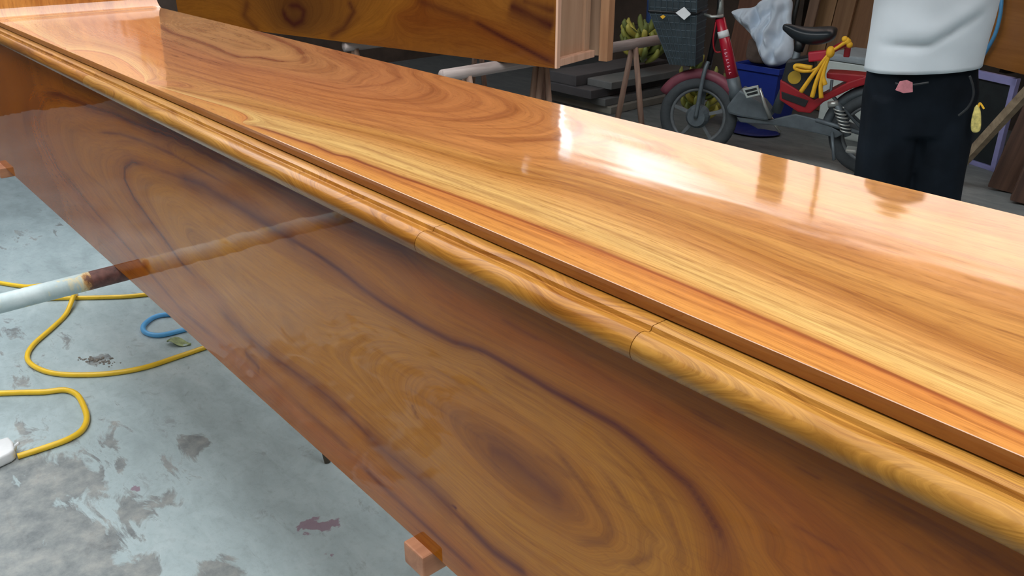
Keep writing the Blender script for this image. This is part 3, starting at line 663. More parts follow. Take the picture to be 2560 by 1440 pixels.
bg_trestle('brown trestle under the orange chest at the right edge', c3o + ax3 * .5 - ay3 * .12 + Vector((0, 0, -.067)), c3o + ax3 * .5 + ay3 * .7 + Vector((0, 0, -.067)), (.1, .85), .03, .12, M_trb)
bh = [Vector(at_plane(px, py, c3o - ay3 * .03, np.array(ay3))) for px, py in [(2506,-120),(2506,-50),(2504,0),(2500,40),(2488,85),(2470,120),(2452,150),(2440,190),(2436,240)]]
tag(obj('hose', MB().tube(smooth_path(bh), .011, 8), M_blue, None, smooth=True), 'blue hose hanging down the front of the orange chest behind the person', 'hose')

# ---- lavender framed dark panel
M_lav = plain('lavender_plastic_frame', lin(150, 150, 200), .45, 0, .06)
M_blk = plain('black_dusty_screen', lin(34, 40, 42), .5, 0, .3, 18)
fb0 = at_z(2490, 430, .0); fn = np.array([-.35, -.94, 0])
def FP(px, py): return Vector(at_plane(px, py, fb0, fn))
fa, fb_, fc = FP(2400, 150), FP(2540, 196), FP(2490, 430)
fx = Vector((fn[1], -fn[0], 0)).normalized(); fx = -fx if fx.x < 0 else fx
fr = thing('framed_screen', 'dark screen in a lavender frame on the floor behind the person', 'screen', tuple(fc), math.atan2(fx.y, fx.x))
hh = .50; ww = .56
for nm, cx, cz, w_, h_ in (('frame_rail', -ww / 2, hh - .02, ww, .04), ('frame_rail', -ww / 2, .012, ww, .024), ('frame_stile', -.016, hh / 2, .03, hh), ('frame_stile', -ww + .016, hh / 2, .03, hh)):
    obj(nm, MB().box((cx, 0, cz), (w_, .03, h_)), M_lav, fr, bevel=.003)
obj('screen_sheet', MB().box((-ww / 2, .006, hh / 2), (ww - .05, .006, hh - .05)), M_blk, fr)
# ---- leaning stick and planks at right
s0 = Vector(at_y(2438, 372, 4.35)); s1 = Vector(at_y(2600, 195, 4.1))
dd = (s1 - s0).normalized(); s0 = s0 - dd * (s0.z - .02) / dd.z if False else s0
k0 = s0 + (s0 - s1) * (s0.z / (s1.z - s0.z)) * .97
tag(obj('stick', MB().bar(k0, s1, .03, .045), rawwood('grey_stick_wood', lin(120, 104, 84), lin(164, 146, 120), 0, .7)), 'grey-brown wooden stick leaning diagonally at the right edge', 'stick')
M_plank = rawwood('dark_brown_plank', lin(66, 46, 38), lin(110, 80, 64), 2, .6)
def leaning(pb, tilt, w, t_, ln, label, rz=0., mat=None, name='plank', cat='plank'):
    c = at_z(*pb, 0); o = obj(name, MB().box((0, 0, ln / 2), (w, t_, ln)), mat or M_plank, None, bevel=.004)
    o.rotation_euler = (-tilt[0], tilt[1], rz); o.location = (c[0], c[1], .5 * t_ * abs(math.sin(tilt[0])) + .5 * w * abs(math.sin(tilt[1])) + .002); return tag(o, label, cat)
leaning((2500, 478), (.0, .16), .12, .045, 1.5, 'dark brown plank leaning at the right edge, the farther of two', .35)
leaning((2560, 512), (.0, .13), .13, .05, 1.5, 'dark brown plank leaning at the right edge, the nearer of two', .35)

# ---- dark timber stack along the floor, ends towards us
M_slab = [plain('dark_painted_timber', lin(82, 80, 82), .55, 0, .15, 8), plain('grey_painted_timber', lin(108, 110, 110), .55, 0, .15, 8), plain('dusty_timber', lin(138, 136, 128), .7, 0, .15, 8)]
YS = 4.18
k1 = at_y(1477, 249, YS)
def slab(x0, x1, y0, y1, z0, z1, mat, label):
    cx, cy = (x0 + x1) / 2, (y0 + y1) / 2
    o = obj('timber', MB().box((0, 0, (z1 - z0) / 2), (x1 - x0, y1 - y0, z1 - z0)), mat, None, bevel=.005); o.location = (cx, cy, z0)
    return tag(o, label, 'timber', 'dark timbers stacked behind the trestle')
zb_ = k1[2]
def zz(px, py, y): return at_y(px, py, y)[2]
zt_ = zz(1477, 227, YS)
kA = at_y(1440, 212, YS + .02)
slab(k1[0] - .55, k1[0], YS, YS + 1.0, zb_, zt_, M_slab[0], 'black-grey timber with a square end, second layer of the stack')
slab(kA[0] - .28, kA[0] + .0, YS + .02, YS + 1.0, zt_ + .001, zt_ + .001 + (zz(1440, 185, YS) - zz(1440, 212, YS)), M_slab[0], 'black-grey timber lying topmost on the stack, left side')
slab(kA[0] + .01, kA[0] + .24, YS + .12, YS + 1.0, zt_ + .001, zt_ + .05, M_slab[1], 'grey timber lying topmost on the stack beside the banana bunch')
lay = zb_
slab(k1[0] - .5, k1[0] + .06, YS + .08, YS + 1.0, lay * .5 + .0005, lay - .001, M_slab[1], 'grey timber under the black-grey one in the stack')
slab(k1[0] - .5, k1[0] + .1, YS + .1, YS + 1.0, .001, lay * .5 - .0005, M_slab[2], 'dusty timber at the bottom of the stack')

# ---- leaning boards and panels on the back wall
def wallboard(px0, px1, label, mat, ybase, tilt, name='board', top=1.75, th=.02):
    a = at_y(px0, 60, ybase)[0]; b = at_y(px1, 60, ybase)[0]
    o = obj(name, MB().box((0, 0, top / 2), (b - a, th, top)), mat, None, bevel=.002)
    o.location = ((a + b) / 2, ybase, .004); o.rotation_euler = (-tilt, 0, 0); return tag(o, label, 'board', 'boards leaning on the back wall')
def bw_(a, b): return rawwood('board_' + str(len(bpy.data.materials)), a, b, 2, .7, .6)
wallboard(1818, 1878, 'reddish-brown board behind the white sack', bw_(lin(96, 62, 48), lin(128, 86, 66)), 5.5, .2)
wallboard(1990, 2014, 'narrow brown board leaning on the wall, leftmost behind the black saddle', bw_(lin(110, 84, 66), lin(146, 116, 94)), 5.40, .2)
wallboard(2015, 2058, 'tan board leaning on the wall right above the saddle', bw_(lin(134, 100, 68), lin(176, 138, 98)), 5.5, .2)
wallboard(2060, 2105, 'brown board leaning on the wall above the yellow straps', bw_(lin(120, 86, 58), lin(160, 122, 86)), 5.46, .2)
wallboard(2107, 2200, 'wide brown board leaning on the wall beside the person', bw_(lin(124, 88, 60), lin(158, 116, 80)), 5.5, .2)
wallboard(2206, 2330, 'wide brown board mostly hidden behind the person', bw_(lin(110, 80, 56), lin(140, 104, 74)), 5.5, .2)

# ---- black pole by the sack, blue can behind the basket
pa = at_y(1986, 40, 5.22)[0]
tag(obj('pole', MB().tube([(pa, 5.14, .003), (pa + .01, 5.2, .6), (pa + .03, 5.32, 1.6)], .016, 10), plain('black_pole_paint', lin(30, 34, 34), .4), None, smooth=True), 'thin black pole standing between the white sack and the tan boards', 'pole')
qa = at_y(1634, 62, 5.5); ncan = thing('can', 'blue plastic can on a dark crate behind the bicycle basket', 'can', (qa[0], 5.5, qa[2]))
M_can = plain('blue_can_plastic', lin(58, 84, 140), .45, 0, .1)
obj('body', MB().loft([[(.07 * k_ * math.cos(a_), .055 * k_ * math.sin(a_), z_) for a_ in [2 * math.pi * j_ / 20 for j_ in range(20)]] for z_, k_ in ((0, .9), (.01, 1), (.2, 1), (.235, .8), (.25, .35))]), M_can, ncan, smooth=True)
obj('cap', MB().tube([(0, 0, .25), (0, 0, .285)], .028, 14), plain('dark_cap', lin(30, 34, 44), .5), ncan)
tag(obj('crate', MB().box((qa[0], 5.5, qa[2] / 2), (.26, .2, qa[2] - .006)), plain('dim_crate_wood', lin(58, 50, 44), .8), None, bevel=.004), 'dark upright crate under the blue can behind the bicycle basket', 'crate')

# ---- puffy cloth helper
def puff(outline, plane_pt, n, depth, grid=26, wr=.012, sd=1.0, thin=.35):
    """lumpy closed form with the given outline (3D points on a plane), bulging both ways"""
    n = Vector(n).normalized(); o = Vector(plane_pt); ax = Vector((0, 0, 1)).cross(n)
    if ax.length < .1: ax = Vector((1, 0, 0))
    ax.normalize(); ay = n.cross(ax)
    P2 = [((Vector(p) - o).dot(ax), (Vector(p) - o).dot(ay)) for p in outline]
    cx = sum(p[0] for p in P2) / len(P2); cy = sum(p[1] for p in P2) / len(P2)
    m = len(P2); mb = MB(); rings_f = []; rings_b = []
    K = 16
    for k in range(K + 1):
        r = k / K; h = depth * (math.cos(r * math.pi / 2) ** thin)
        rf, rb = [], []
        for (x, y) in P2:
            X, Y = cx + (x - cx) * r, cy + (y - cy) * r
            w = wr * (mnoise.noise(Vector((X * 14 * sd, Y * 6 * sd, 1.3))) + .6 * mnoise.noise(Vector((X * 34 * sd, Y * 12 * sd, 4)))) * (1 - r ** 4)
            if k == K: h = 0; w = 0
            rf.append(o + ax * X + ay * Y + n * (h + w)); rb.append(o + ax * X + ay * Y - n * (h * .8))
        rings_f.append(rf); rings_b.append(rb)
    mb.loft(rings_f[::-1] if False else rings_f, cap=False); mb.loft(rings_b, cap=False)
    return mb
def densify(pts, n=5): return smooth_path([Vector(p) for p in pts] + [Vector(pts[0])], n)[:-1]
M_sack = plain('white_sack_cloth', lin(214, 228, 242), .8, 0, .06, 12)
YSK = 4.95
sk = densify([at_y(px, py, YSK) for px, py in [(1832,28),(1852,20),(1885,16),(1912,-6),(1970,-8),(1974,50),(1984,134),(1960,164),(1925,168),(1908,140),(1893,104),(1866,70),(1845,50)]], 6)
tag(obj('sack', puff(sk, at_y(1915, 80, YSK), (.1, -1, .15), .07, wr=.085, sd=1.3), M_sack, None, smooth=True, subd=1), 'crumpled white cloth sack heaped on the blue bin', 'sack')
# dark bundle under the sack
M_bundle = plain('brown_rag_cloth', lin(98, 84, 76), .9, 0, .2, 20)
sk = densify([at_y(px, py, YSK + .06) for px, py in [(1872,100),(1895,92),(1920,130),(1922,158),(1882,157),(1868,140)]], 5)
tag(obj('rag', puff(sk, at_y(1895, 140, YSK + .06), (.1, -1, .1), .04, wr=.02), M_bundle, None, smooth=True), 'brown rag bundled between the white sack and the blue bin', 'rag')
# ---- blue bin
M_bin = plain('blue_plastic', lin(36, 58, 150), .4, 0, .08)
M_bin2 = plain('dark_blue_plastic', lin(22, 34, 104), .45, 0, .08)
bA, bB, bC = at_y(1842, 164, 4.85), at_y(1930, 172, 4.75), at_y(1962, 182, 4.9)
zt2 = (bA[2] + bB[2]) / 2; bn = thing('bin', 'blue plastic bin under the white sack', 'bin', ((bA[0] + bC[0]) / 2, 4.98, 0))
w2 = (bC[0] - bA[0]) / 2; d2 = .15; lo = .8
def rect(w, d, z): return [(-w, -d, z), (w, -d, z), (w, d, z), (-w, d, z)]
obj('tub', MB().loft([rect(w2 * lo, d2 * lo, .004), rect(w2, d2, zt2), rect(w2 - .012, d2 - .012, zt2), rect(w2 * lo - .01, d2 * lo - .01, .02)]), M_bin, bn, bevel=.006)
obj('lip', MB().loft([rect(w2 + .012, d2 + .012, zt2 - .03), rect(w2 + .012, d2 + .012, zt2 + .004), rect(w2 - .004, d2 - .004, zt2 + .004), rect(w2 - .004, d2 - .004, zt2 - .03), rect(w2 + .012, d2 + .012, zt2 - .03)], cap=False), M_bin, bn)
sk = densify([at_z(px, py, .012) for px, py in [(1828,302),(1865,308),(1907,328),(1946,331),(1944,339),(1895,341),(1850,335),(1826,326)]], 5)
tag(obj('dustpan', puff(sk, at_z(1880, 325, .012), (0, 0, 1), .012, wr=.004), M_bin2, None, smooth=True), 'dark blue plastic dustpan lying flat under the bicycle', 'dustpan')
# ---- pale box behind the bicycle
M_foam = plain('white_foam', lin(206, 216, 212), .8, 0, .06)
M_lidg = plain('grey_foam_lid', lin(160, 172, 178), .7, 0, .08)
x0 = at_y(2088, 160, 5.0); x1 = at_y(2260, 175, 5.0); zt3 = zz(2120, 158, 4.88)
fbx = thing('foam_box', 'pale foam box with a grey lid behind the red rack of the bicycle', 'box', ((x0[0] + x1[0]) / 2, 5.05, 0))
obj('body', MB().box((0, 0, zt3 / 2), (x1[0] - x0[0], .32, zt3)), M_foam, fbx, bevel=.01)
obj('box_lid', MB().box((0, 0, zt3 + .022), (x1[0] - x0[0] + .02, .34, .042)), M_lidg, fbx, bevel=.012)

# ---- bananas
M_ban = [plain('banana_skin_%d' % i, c, .5, 0, .2, 14) for i, c in enumerate((lin(182, 172, 80), lin(146, 148, 70), lin(112, 122, 62)))]
def bunch(pos, n, R, label, hang=True, tilt=(0, 0, 0), ln=.13, r=.017, hgt=.26):
    t_ = thing('banana_bunch', label, 'bananas', pos); t_.rotation_euler = tilt
    obj('stalk', MB().tube([(0, 0, -.02), (.004, 0, hgt * .5), (.01, .01, hgt + .05)], [.016, .018, .014], 8), M_leaf, t_, smooth=True)
    for k in range(n):
        lv = k / n; a = k * 2.4 + random.uniform(-.2, .2); z = lv * hgt
        path = []; rad = []
        for i in range(6):
            u = i / 5; rr = R * (.25 + .75 * math.sin(u * 1.9) / 1.0); path.append((math.cos(a) * rr, math.sin(a) * rr, z + (u * ln if not hang else u * ln * .9 - .02) + random.uniform(-.002, .002))); rad.append(r * (.45, .85, 1, 1, .8, .3)[i])
        obj('banana', MB().tube(path, rad, 7), random.choice(M_ban), t_, smooth=True)
    return t_
q = at_y(1606, 148, 4.75); bunch((q[0], q[1], max(q[2], zt_ + .06)), 44, .155, 'green-yellow banana bunch standing on the timber stack', hgt=.20, r=.022)
q = at_y(1745, 320, 4.5); bunch((q[0], q[1], .06), 34, .14, 'yellow-green banana bunch seen through the front wheel of the bicycle', hgt=.22)
q = at_y(1736, 165, 4.4); bunch((q[0], q[1], q[2] - .0), 9, .05, 'small yellow banana hand below the bicycle basket', hgt=.04, ln=.07, r=.014)

# ================================================================== BICYCLE
FW = at_z(1736, 385, 0); RW = at_z(2164, 437, 0)
bd = Vector((RW[0] - FW[0], RW[1] - FW[1], 0)); WB = bd.length; bd.normalize(); bnn = np.array([bd.y, -bd.x, 0])
bike = thing('bicycle', 'red electric bicycle with a dark front basket and black saddle', 'bicycle', tuple(FW), math.atan2(bd.y, bd.x))
def K(px, py, off=0.0):
    """bicycle-side point (x along, y away from us, z up); off = towards us (metres)"""
    q = at_plane(px, py, FW + bnn * off, bnn) - FW
    return Vector((q[0] * bd.x + q[1] * bd.y, -off, q[2]))
M_tyre = plain('dusty_tyre', lin(66, 72, 76), .85, 0, .15, 30)
M_rim2 = plain('grey_rim', lin(120, 126, 130), .5, .5)
M_red = plain('red_bicycle_paint', lin(176, 22, 48), .35, 0, .1, 12, coat=.4)
M_redd = plain('dark_red_plastic', lin(150, 16, 30), .4, 0, .1)
M_grey = plain('dull_grey_metal', lin(96, 106, 112), .5, .3, .15)
M_chr = plain('bright_metal', lin(190, 194, 190), .3, .7, .05)
M_bk = plain('black_plastic', lin(26, 29, 32), .45, 0, .15)
M_sad = plain('black_saddle_vinyl', lin(34, 42, 48), .35, 0, .1)
M_fend = plain('faded_red_fender', lin(126, 64, 78), .5, 0, .2, 14)
M_strap = plain('yellow_strap', lin(236, 180, 40), .6, 0, .12, 30)
X_, Z_ = Vector((1, 0, 0)), Vector((0, 0, 1))
RF = .222; zc = RF
def wheel(x, nm, spk):
    w = obj('wheel', MB().torus((x, 0, zc), RF - .033, .033, X_, Z_, 40, 10), M_tyre, bike, smooth=True)
    obj('rim', MB().torus((x, 0, zc), RF - .068, .013, X_, Z_, 40, 8), M_rim2, w, smooth=True)
    obj('hub', MB().tube([(x, -.045, zc), (x, -.02, zc), (x, .02, zc), (x, .045, zc)], [.05, .066, .066, .05], 18), M_grey, w, smooth=False)
    for k in range(spk):
        a = 2 * math.pi * k / spk + .3
        obj('spoke', MB().bar((x + math.cos(a) * .055, 0, zc + math.sin(a) * .055), (x + math.cos(a) * (RF - .06), 0, zc + math.sin(a) * (RF - .06)), .018, .016, (0, 1, 0)), M_rim2, w)
wheel(0, 'front', 5); wheel(WB, 'rear', 5)
# fenders
obj('front_fender', MB().torus((0, 0, zc), RF + .014, .030, X_, Z_, 20, 8, math.radians(20), math.radians(150)), M_fend, bike, smooth=True)
obj('rear_fender', MB().torus((WB, 0, zc), RF + .014, .028, X_, Z_, 20, 8, math.radians(30), math.radians(185)), M_grey, bike, smooth=True)
# steering column, fork, handlebar
hd = K(1798, 40); top = K(1803, -40)
for s_ in (-.052, .052):
    obj('fork_blade', MB().tube(smooth_path([(0, s_, zc), (hd.x * .35, s_, zc + .24), (hd.x * .55, s_ * .5, zc + .31)]), .012, 8), M_grey, bike, smooth=True)
obj('steering_column', MB().tube([(hd.x * .5, 0, zc + .29), hd, top], .015, 10), M_bk, bike, smooth=True)
obj('stem', MB().tube([K(1800, 44), K(1802, 0), K(1804, -60), K(1800, -110)], [.02, .014, .014, .014], 10), M_chr, bike, smooth=True)
hb = K(1800, -110)
obj('handlebar', MB().tube(smooth_path([(hb.x + .16, -.30, hb.z + .03), (hb.x + .05, -.2, hb.z + .04), (hb.x, -.06, hb.z), (hb.x, .06, hb.z), (hb.x + .05, .2, hb.z + .04), (hb.x + .16, .30, hb.z + .03)]), .012, 10), M_chr, bike, smooth=True)
for s_ in (-1, 1):
    obj('grip', MB().tube([(hb.x + .07, s_ * .225, hb.z + .038), (hb.x + .17, s_ * .31, hb.z + .03)], .018, 10), M_bk, bike, smooth=True)
obj('basket_bracket', MB().tube([K(1760, 36, .03), K(1780, 42, .03), K(1808, 40, .03)], .008, 8), M_chr, bike, smooth=True)
# down tube
a, b = K(1800, 46), K(1832, 196)
dt = obj('down_tube', MB().tube([a, a + (b - a) * .5, b], [.026, .03, .034], 14), M_red, bike, smooth=True)
ee = (b - a).normalized(); 
obj('white_band', MB().tube([a + (b - a) * .2, a + (b - a) * .31], [.0295, .0305], 14), M_white, dt, smooth=True)
M_let = plain('pale_pink_lettering', lin(226, 170, 190), .5, 0, .03)
mb = MB(); side = Vector((0, -1, 0)); upv = ee.cross(side).normalized()
for k in range(8):       # worn, unreadable strokes of lettering on the tube
    c = a + (b - a) * (.50 + .055 * k) + side * .0335; h_ = (.012, .016, .010, .014)[k % 4]
    mb.box(c, (.004, .003, h_), Matrix((ee, side, upv)).transposed()); 
    if k % 2: mb.box(c + ee * .005 + upv * .004, (.008, .003, .003), Matrix((ee, side, upv)).transposed())
o = obj('lettering', mb, M_let, dt)
obj('tube_foot', MB().tube([b - ee * .005, K(1842, 252)], [.036, .042], 14), M_grey, bike, smooth=True)
obj('brake_cable', MB().tube(smooth_path([K(1790, 55, .02), K(1783, 100, .04), K(1788, 128, .03), K(1802, 130, .03)]), .005, 6), M_redd, bike, smooth=True)
# lower frame / chain case
def side_prism(name, pxs, off, d, mat, bev=.006, parent=None):
    P = [K(px, py, off) for px, py in pxs]
    return obj(name, MB().prism([(p.x, p.z) for p in P], (0, -off, 0), (1, 0, 0), (0, 0, 1), (0, 1, 0), d), mat, parent or bike, bevel=bev)
side_prism('foot_board', [(1815,268),(1836,240),(1850,224),(1905,258),(1930,290),(1917,303),(1848,292),(1820,284)], .07, .14, M_grey, .012)
side_prism('chain_case', [(1840,292),(1925,300),(1990,285),(2050,300),(2110,335),(2090,345),(1990,322),(1925,312),(1850,306)], .055, .02, M_grey, .006)
ped = side_prism('pedal', [(1855,222),(1895,213),(1901,238),(1866,246)], .16, .012, M_chr, .003)
side_prism('pedal_gap', [(1862,226),(1891,219),(1895,234),(1869,240)], .162, .004, M_bk, .001, ped)
obj('pedal_bar', MB().bar(K(1866, 233, .164), K(1893, 226, .164), .006, .006), M_chr, ped)
obj('pedal', MB().box(K(2129, 374, .12), (.055, .08, .02)), M_chr, bike, bevel=.008)
obj('crank_arm', MB().tube([K(1899, 222, .13), K(1912, 262, .11), K(1926, 294, .09)], [.009, .010, .012], 8), M_chr, bike, smooth=True)
obj('crank_arm', MB().tube([K(1926, 294, -.09), K(1950, 330, -.11)], [.012, .009], 8), M_chr, bike, smooth=True)
# battery box and red cradle
bat = side_prism('battery_box', [(1966,152),(2030,142),(2052,240),(2040,256),(1950,212)], .06, .12, M_bk, .012)
q = K(1986, 194, .064)
obj('round_sticker', MB().tube([q, q + Vector((0, .006, 0))], .034, 24), plain('ochre_sticker', lin(176, 146, 40), .5, 0, .08), bat)
obj('seat_tube', MB().tube([K(1996, 120), K(1985, 160), K(1940, 280)], [.018, .022, .028], 12), M_grey, bike, smooth=True)
crd = side_prism('battery_cradle', [(1950,200),(1962,205),(2035,250),(2120,205),(2160,192),(2190,190),(2190,204),(2130,222),(2058,256),(2026,284),(1994,280),(1948,250)], .068, .136, M_redd, .008)
side_prism('cradle_recess', [(1953,229),(2021,252),(2012,268),(1955,246)], .074, .01, M_bk, .002, crd)
side_prism('rear_rack', [(2066,182),(2110,184),(2230,196),(2230,210),(2160,204),(2120,206),(2066,196)], .06, .12, M_redd, .006)
for s_ in (.05, -.05):
    obj('rack_stay', MB().tube([K(2080, 200, s_), K(2076, 235, s_), (WB - .02, -s_ * 1.1, zc)], .008, 8), M_grey, bike, smooth=True)
# rear suspension
obj('shock_body', MB().tube([K(2092, 258, .07), K(2120, 340, .08)], .017, 12), M_grey, bike, smooth=True)
hel = []
p0, p1 = K(2096, 268, .07), K(2116, 330, .078)
for i in range(81):
    u = i / 80; hel.append(p0 + (p1 - p0) * u + Vector((math.cos(u * 44) * .026, math.sin(u * 44) * .026, 0)))
obj('shock_spring', MB().tube(hel, .0045, 6), M_chr, bike, smooth=True)
obj('bracket', MB().tube([K(2070, 262, .075), K(2096, 258, .075)], .016, 10), M_chr, bike, smooth=True)
obj('chain_stay', MB().tube([K(2040, 300, .05), (WB, -.055, zc)], .012, 8), M_grey, bike, smooth=True)
obj('chain_stay', MB().tube([K(2040, 300, -.05), (WB, .055, zc)], .012, 8), M_grey, bike, smooth=True)
obj('kickstand', MB().tube([K(2080, 330, .06), K(2085, 400, .14)], .009, 8), M_grey, bike, smooth=True)
# saddle
def saddle():
    st = [(1956,66,.012,.018),(1966,66,.022,.03),(1982,74,.04,.045),(2005,82,.065,.055),(2035,84,.095,.06),(2062,82,.105,.058),(2082,80,.10,.05),(2093,80,.07,.03)]
    rings = []
    for px, py, w, h in st:
        c = K(px, py); r_ = []
        for j in range(16):
            an = 2 * math.pi * j / 16; zz_ = math.sin(an) * h * (1 if math.sin(an) < 0 else .55)
            r_.append((c.x, math.cos(an) * w, c.z + zz_))
        rings.append(r_)
    return MB().loft(rings)
obj('saddle', saddle(), M_sad, bike, smooth=True, subd=1)
obj('saddle_clamp', MB().tube([K(2003, 100), K(1996, 128)], [.03, .024], 10), M_bk, bike, smooth=True)
obj('tail_light', MB().bar(K(2022, 142, .05), K(2074, 136, .05), .05, .05), M_red, bike, bevel=.008)
obj('reflector', MB().box(K(2118, 130, .03), (.03, .03, .05)), M_redd, bike, bevel=.006)
obj('grip_tube', MB().tube([K(2070, 132, .05), K(2112, 108, .05)], .016, 10), M_red, bike, smooth=True)
# basket
def basket():
    P = lambda px, py, o_: K(px, py, o_)
    bl, br, tl, tr_ = K(1686, 155), K(1748, 150), K(1644, -60), K(1760, -60)
    def rg(zt, x0, x1, d): return [(x0, -d, zt), (x1, -d, zt), (x1, d, zt), (x0, d, zt)]
    L_ = lambda u: rg(bl.z + (tl.z - bl.z) * u, bl.x + (tl.x - bl.x) * min(1, u * 1.6), br.x + (tr_.x - br.x) * u, .09 + .045 * u)
    b_ = obj('basket', MB().loft([L_(0), L_(.35), L_(.625), L_(1.0), [tuple(Vector(p) * 1) for p in [(q[0] * .985 + .015 * (bl.x + br.x) / 2, q[1] * .96, q[2]) for q in L_(1.0)]], [(q[0] * .97 + .03 * (bl.x + br.x) / 2, q[1] * .94, q[2] + .01) for q in L_(0)]]), plain('dark_basket_plastic', lin(44, 56, 62), .6, 0, .2), bike, bevel=.004)
    mb = MB()
    for k in range(1, 12):
        u = k / 12
        q = L_(u); mb.tube([q[3], q[0], q[1], q[2], q[3]], .0035, 5, False)
    for k in range(0, 9):
        v = k / 8; mb.tube([Vector(L_(u)[0]).lerp(Vector(L_(u)[1]), v) + Vector((0, -.001, 0)) for u in (0, .35, .625, 1)], .0035, 5, False)
    w = obj('basket_wires', mb, plain('basket_wire', lin(60, 74, 82), .5, .2), b_); w['kind'] = 'stuff'
    for u in (.62, 1.0):
        q = [Vector(p) for p in L_(u)]; obj('basket_hoop', MB().tube([q[0], q[1], q[2], q[3], q[0]], .008, 8, False), M_bk, b_, smooth=True)
    return L_
basket()
# straps tied behind the saddle
kn = K(2076, 130, .11)
strap = thing('straps', 'yellow straps knotted behind the saddle of the bicycle', 'straps', tuple(Vector(FW) + bd * kn.x + Vector((bnn[0], bnn[1], 0)) * .11 + Vector((0, 0, kn.z))), math.atan2(bd.y, bd.x))
def KS(px, py, o_=.11): return K(px, py, o_) - kn
obj('knot', MB().ball((0, 0, 0), (.022, .02, .03), 10, 8), M_strap, strap, smooth=True)
def rib(pxs, w=.016): 
    P = smooth_path([KS(*q) for q in pxs], 6); return MB().tube(P, [w * (.6 + .5 * i / len(P)) for i in range(len(P))], 6)
for pxs in ([(2076,130),(2058,152),(2030,190),(2002,230)], [(2076,130),(2060,160),(2042,200),(2030,243)], [(2076,132),(2062,170),(2052,210),(2053,245)], [(2076,134),(2064,165),(2058,190),(2063,212)], [(2072,140),(2040,172),(2010,178),(1990,172),(1992,164),(2030,170)], [(2076,130),(2098,116),(2116,104),(2124,98)]):
    obj('strap_tail', rib(pxs, .012), M_strap, strap, smooth=True)
for px, py in ((2112,98),(2120,104),(2124,112)):
    obj('strap_loop', MB().ball(tuple(KS(px, py)), (.016, .012, .016), 8, 6), M_strap, strap, smooth=True)
# card on the basket
ca = K(1708, 34, .142); cdw = .058
card = thing('card', 'white square card stuck at a slant on the front basket', 'card', tuple(Vector(FW) + bd * ca.x + Vector((bnn[0], bnn[1], 0)) * .142 + Vector((0, 0, ca.z))), math.atan2(bd.y, bd.x))
obj('paper', MB().prism([(-.042, .002), (.002, .034), (.042, .0), (.008, -.032)], (0, 0, 0), (1, 0, 0), (0, 0, 1), (0, 1, 0), .003), M_white, card)
q = K(1657, 42, .143) - ca
obj('corner_scrap', MB().prism([(q.x - .015, q.z), (q.x, q.z + .01), (q.x + .014, q.z + .002), (q.x, q.z - .012)], (0, 0, 0), (1, 0, 0), (0, 0, 1), (0, 1, 0), .003), M_strap, card)

# ================================================================== PERSON
pm = ray(2299, 190) * 2.65 + CAMP
man = thing('person', 'person in a light grey shirt and dark trousers standing behind the chest', 'person', (pm[0], pm[1], 0), math.radians(38))
M_shirt = plain('light_grey_shirt', lin(200, 208, 214), .9, 0, .04, 9)
M_trou = plain('dark_navy_trousers', lin(17, 23, 30), .9, 0, .6, 5, spec=.12)
M_skin = plain('skin', lin(176, 124, 96), .55, 0, .06)
M_hair = plain('black_hair', lin(22, 20, 20), .5)
M_shoe = plain('grey_sandals', lin(70, 66, 62), .6)
def ring_e(cx, cy, z, rx, ry, n=48, fold=0., seed=0., tilt=0.):
    out = []
    for j in range(n):
        a = 2 * math.pi * j / n; k = 1 + fold * mnoise.noise(Vector((math.cos(a) * 2.2 + seed, math.sin(a) * 2.2, z * 7)))
        p = 2.3
        ca_, sa = math.cos(a), math.sin(a); d = (abs(ca_) ** p + abs(sa) ** p) ** (-1 / p)
        out.append((cx + rx * d * ca_ * k, cy + ry * d * sa * k, z + tilt * ca_))
    return out
HEM = pm[2] + .042
# trousers: hips, then two legs
tz = MB()
hz = [(HEM + .10, .145, .115), (HEM + .03, .156, .128), (HEM - .02, .160, .131), (HEM - .08, .163, .132), (HEM - .15, .162, .128), (HEM - .21, .158, .124)]
tz.loft([ring_e(0, 0, z, rx, ry, 48, .09, 2) for z, rx, ry in hz], cap=True)
for s_ in (-1, 1):
    lg = [(HEM - .10, .074, .088, .120), (HEM - .20, .077, .088, .118), (HEM - .33, .078, .086, .112), (.40, .08, .082, .098), (.25, .09, .072, .086), (.12, .092, .07, .084), (.05, .093, .072, .09)]
    tz.loft([ring_e(s_ * c_, 0.0, z, rx, ry, 36, .13, 5 + s_) for z, c_, rx, ry in lg], cap=True)
tz.v = [(x + max(0, HEM - z) * .075, y, z) for x, y, z in tz.v]
trs = obj('trousers', tz, M_trou, man, smooth=True)
rm = trs.modifiers.new('blend', 'REMESH'); rm.mode = 'VOXEL'; rm.voxel_size = .0075; rm.use_smooth_shade = True
sm = trs.modifiers.new('soft', 'SMOOTH'); sm.iterations = 6
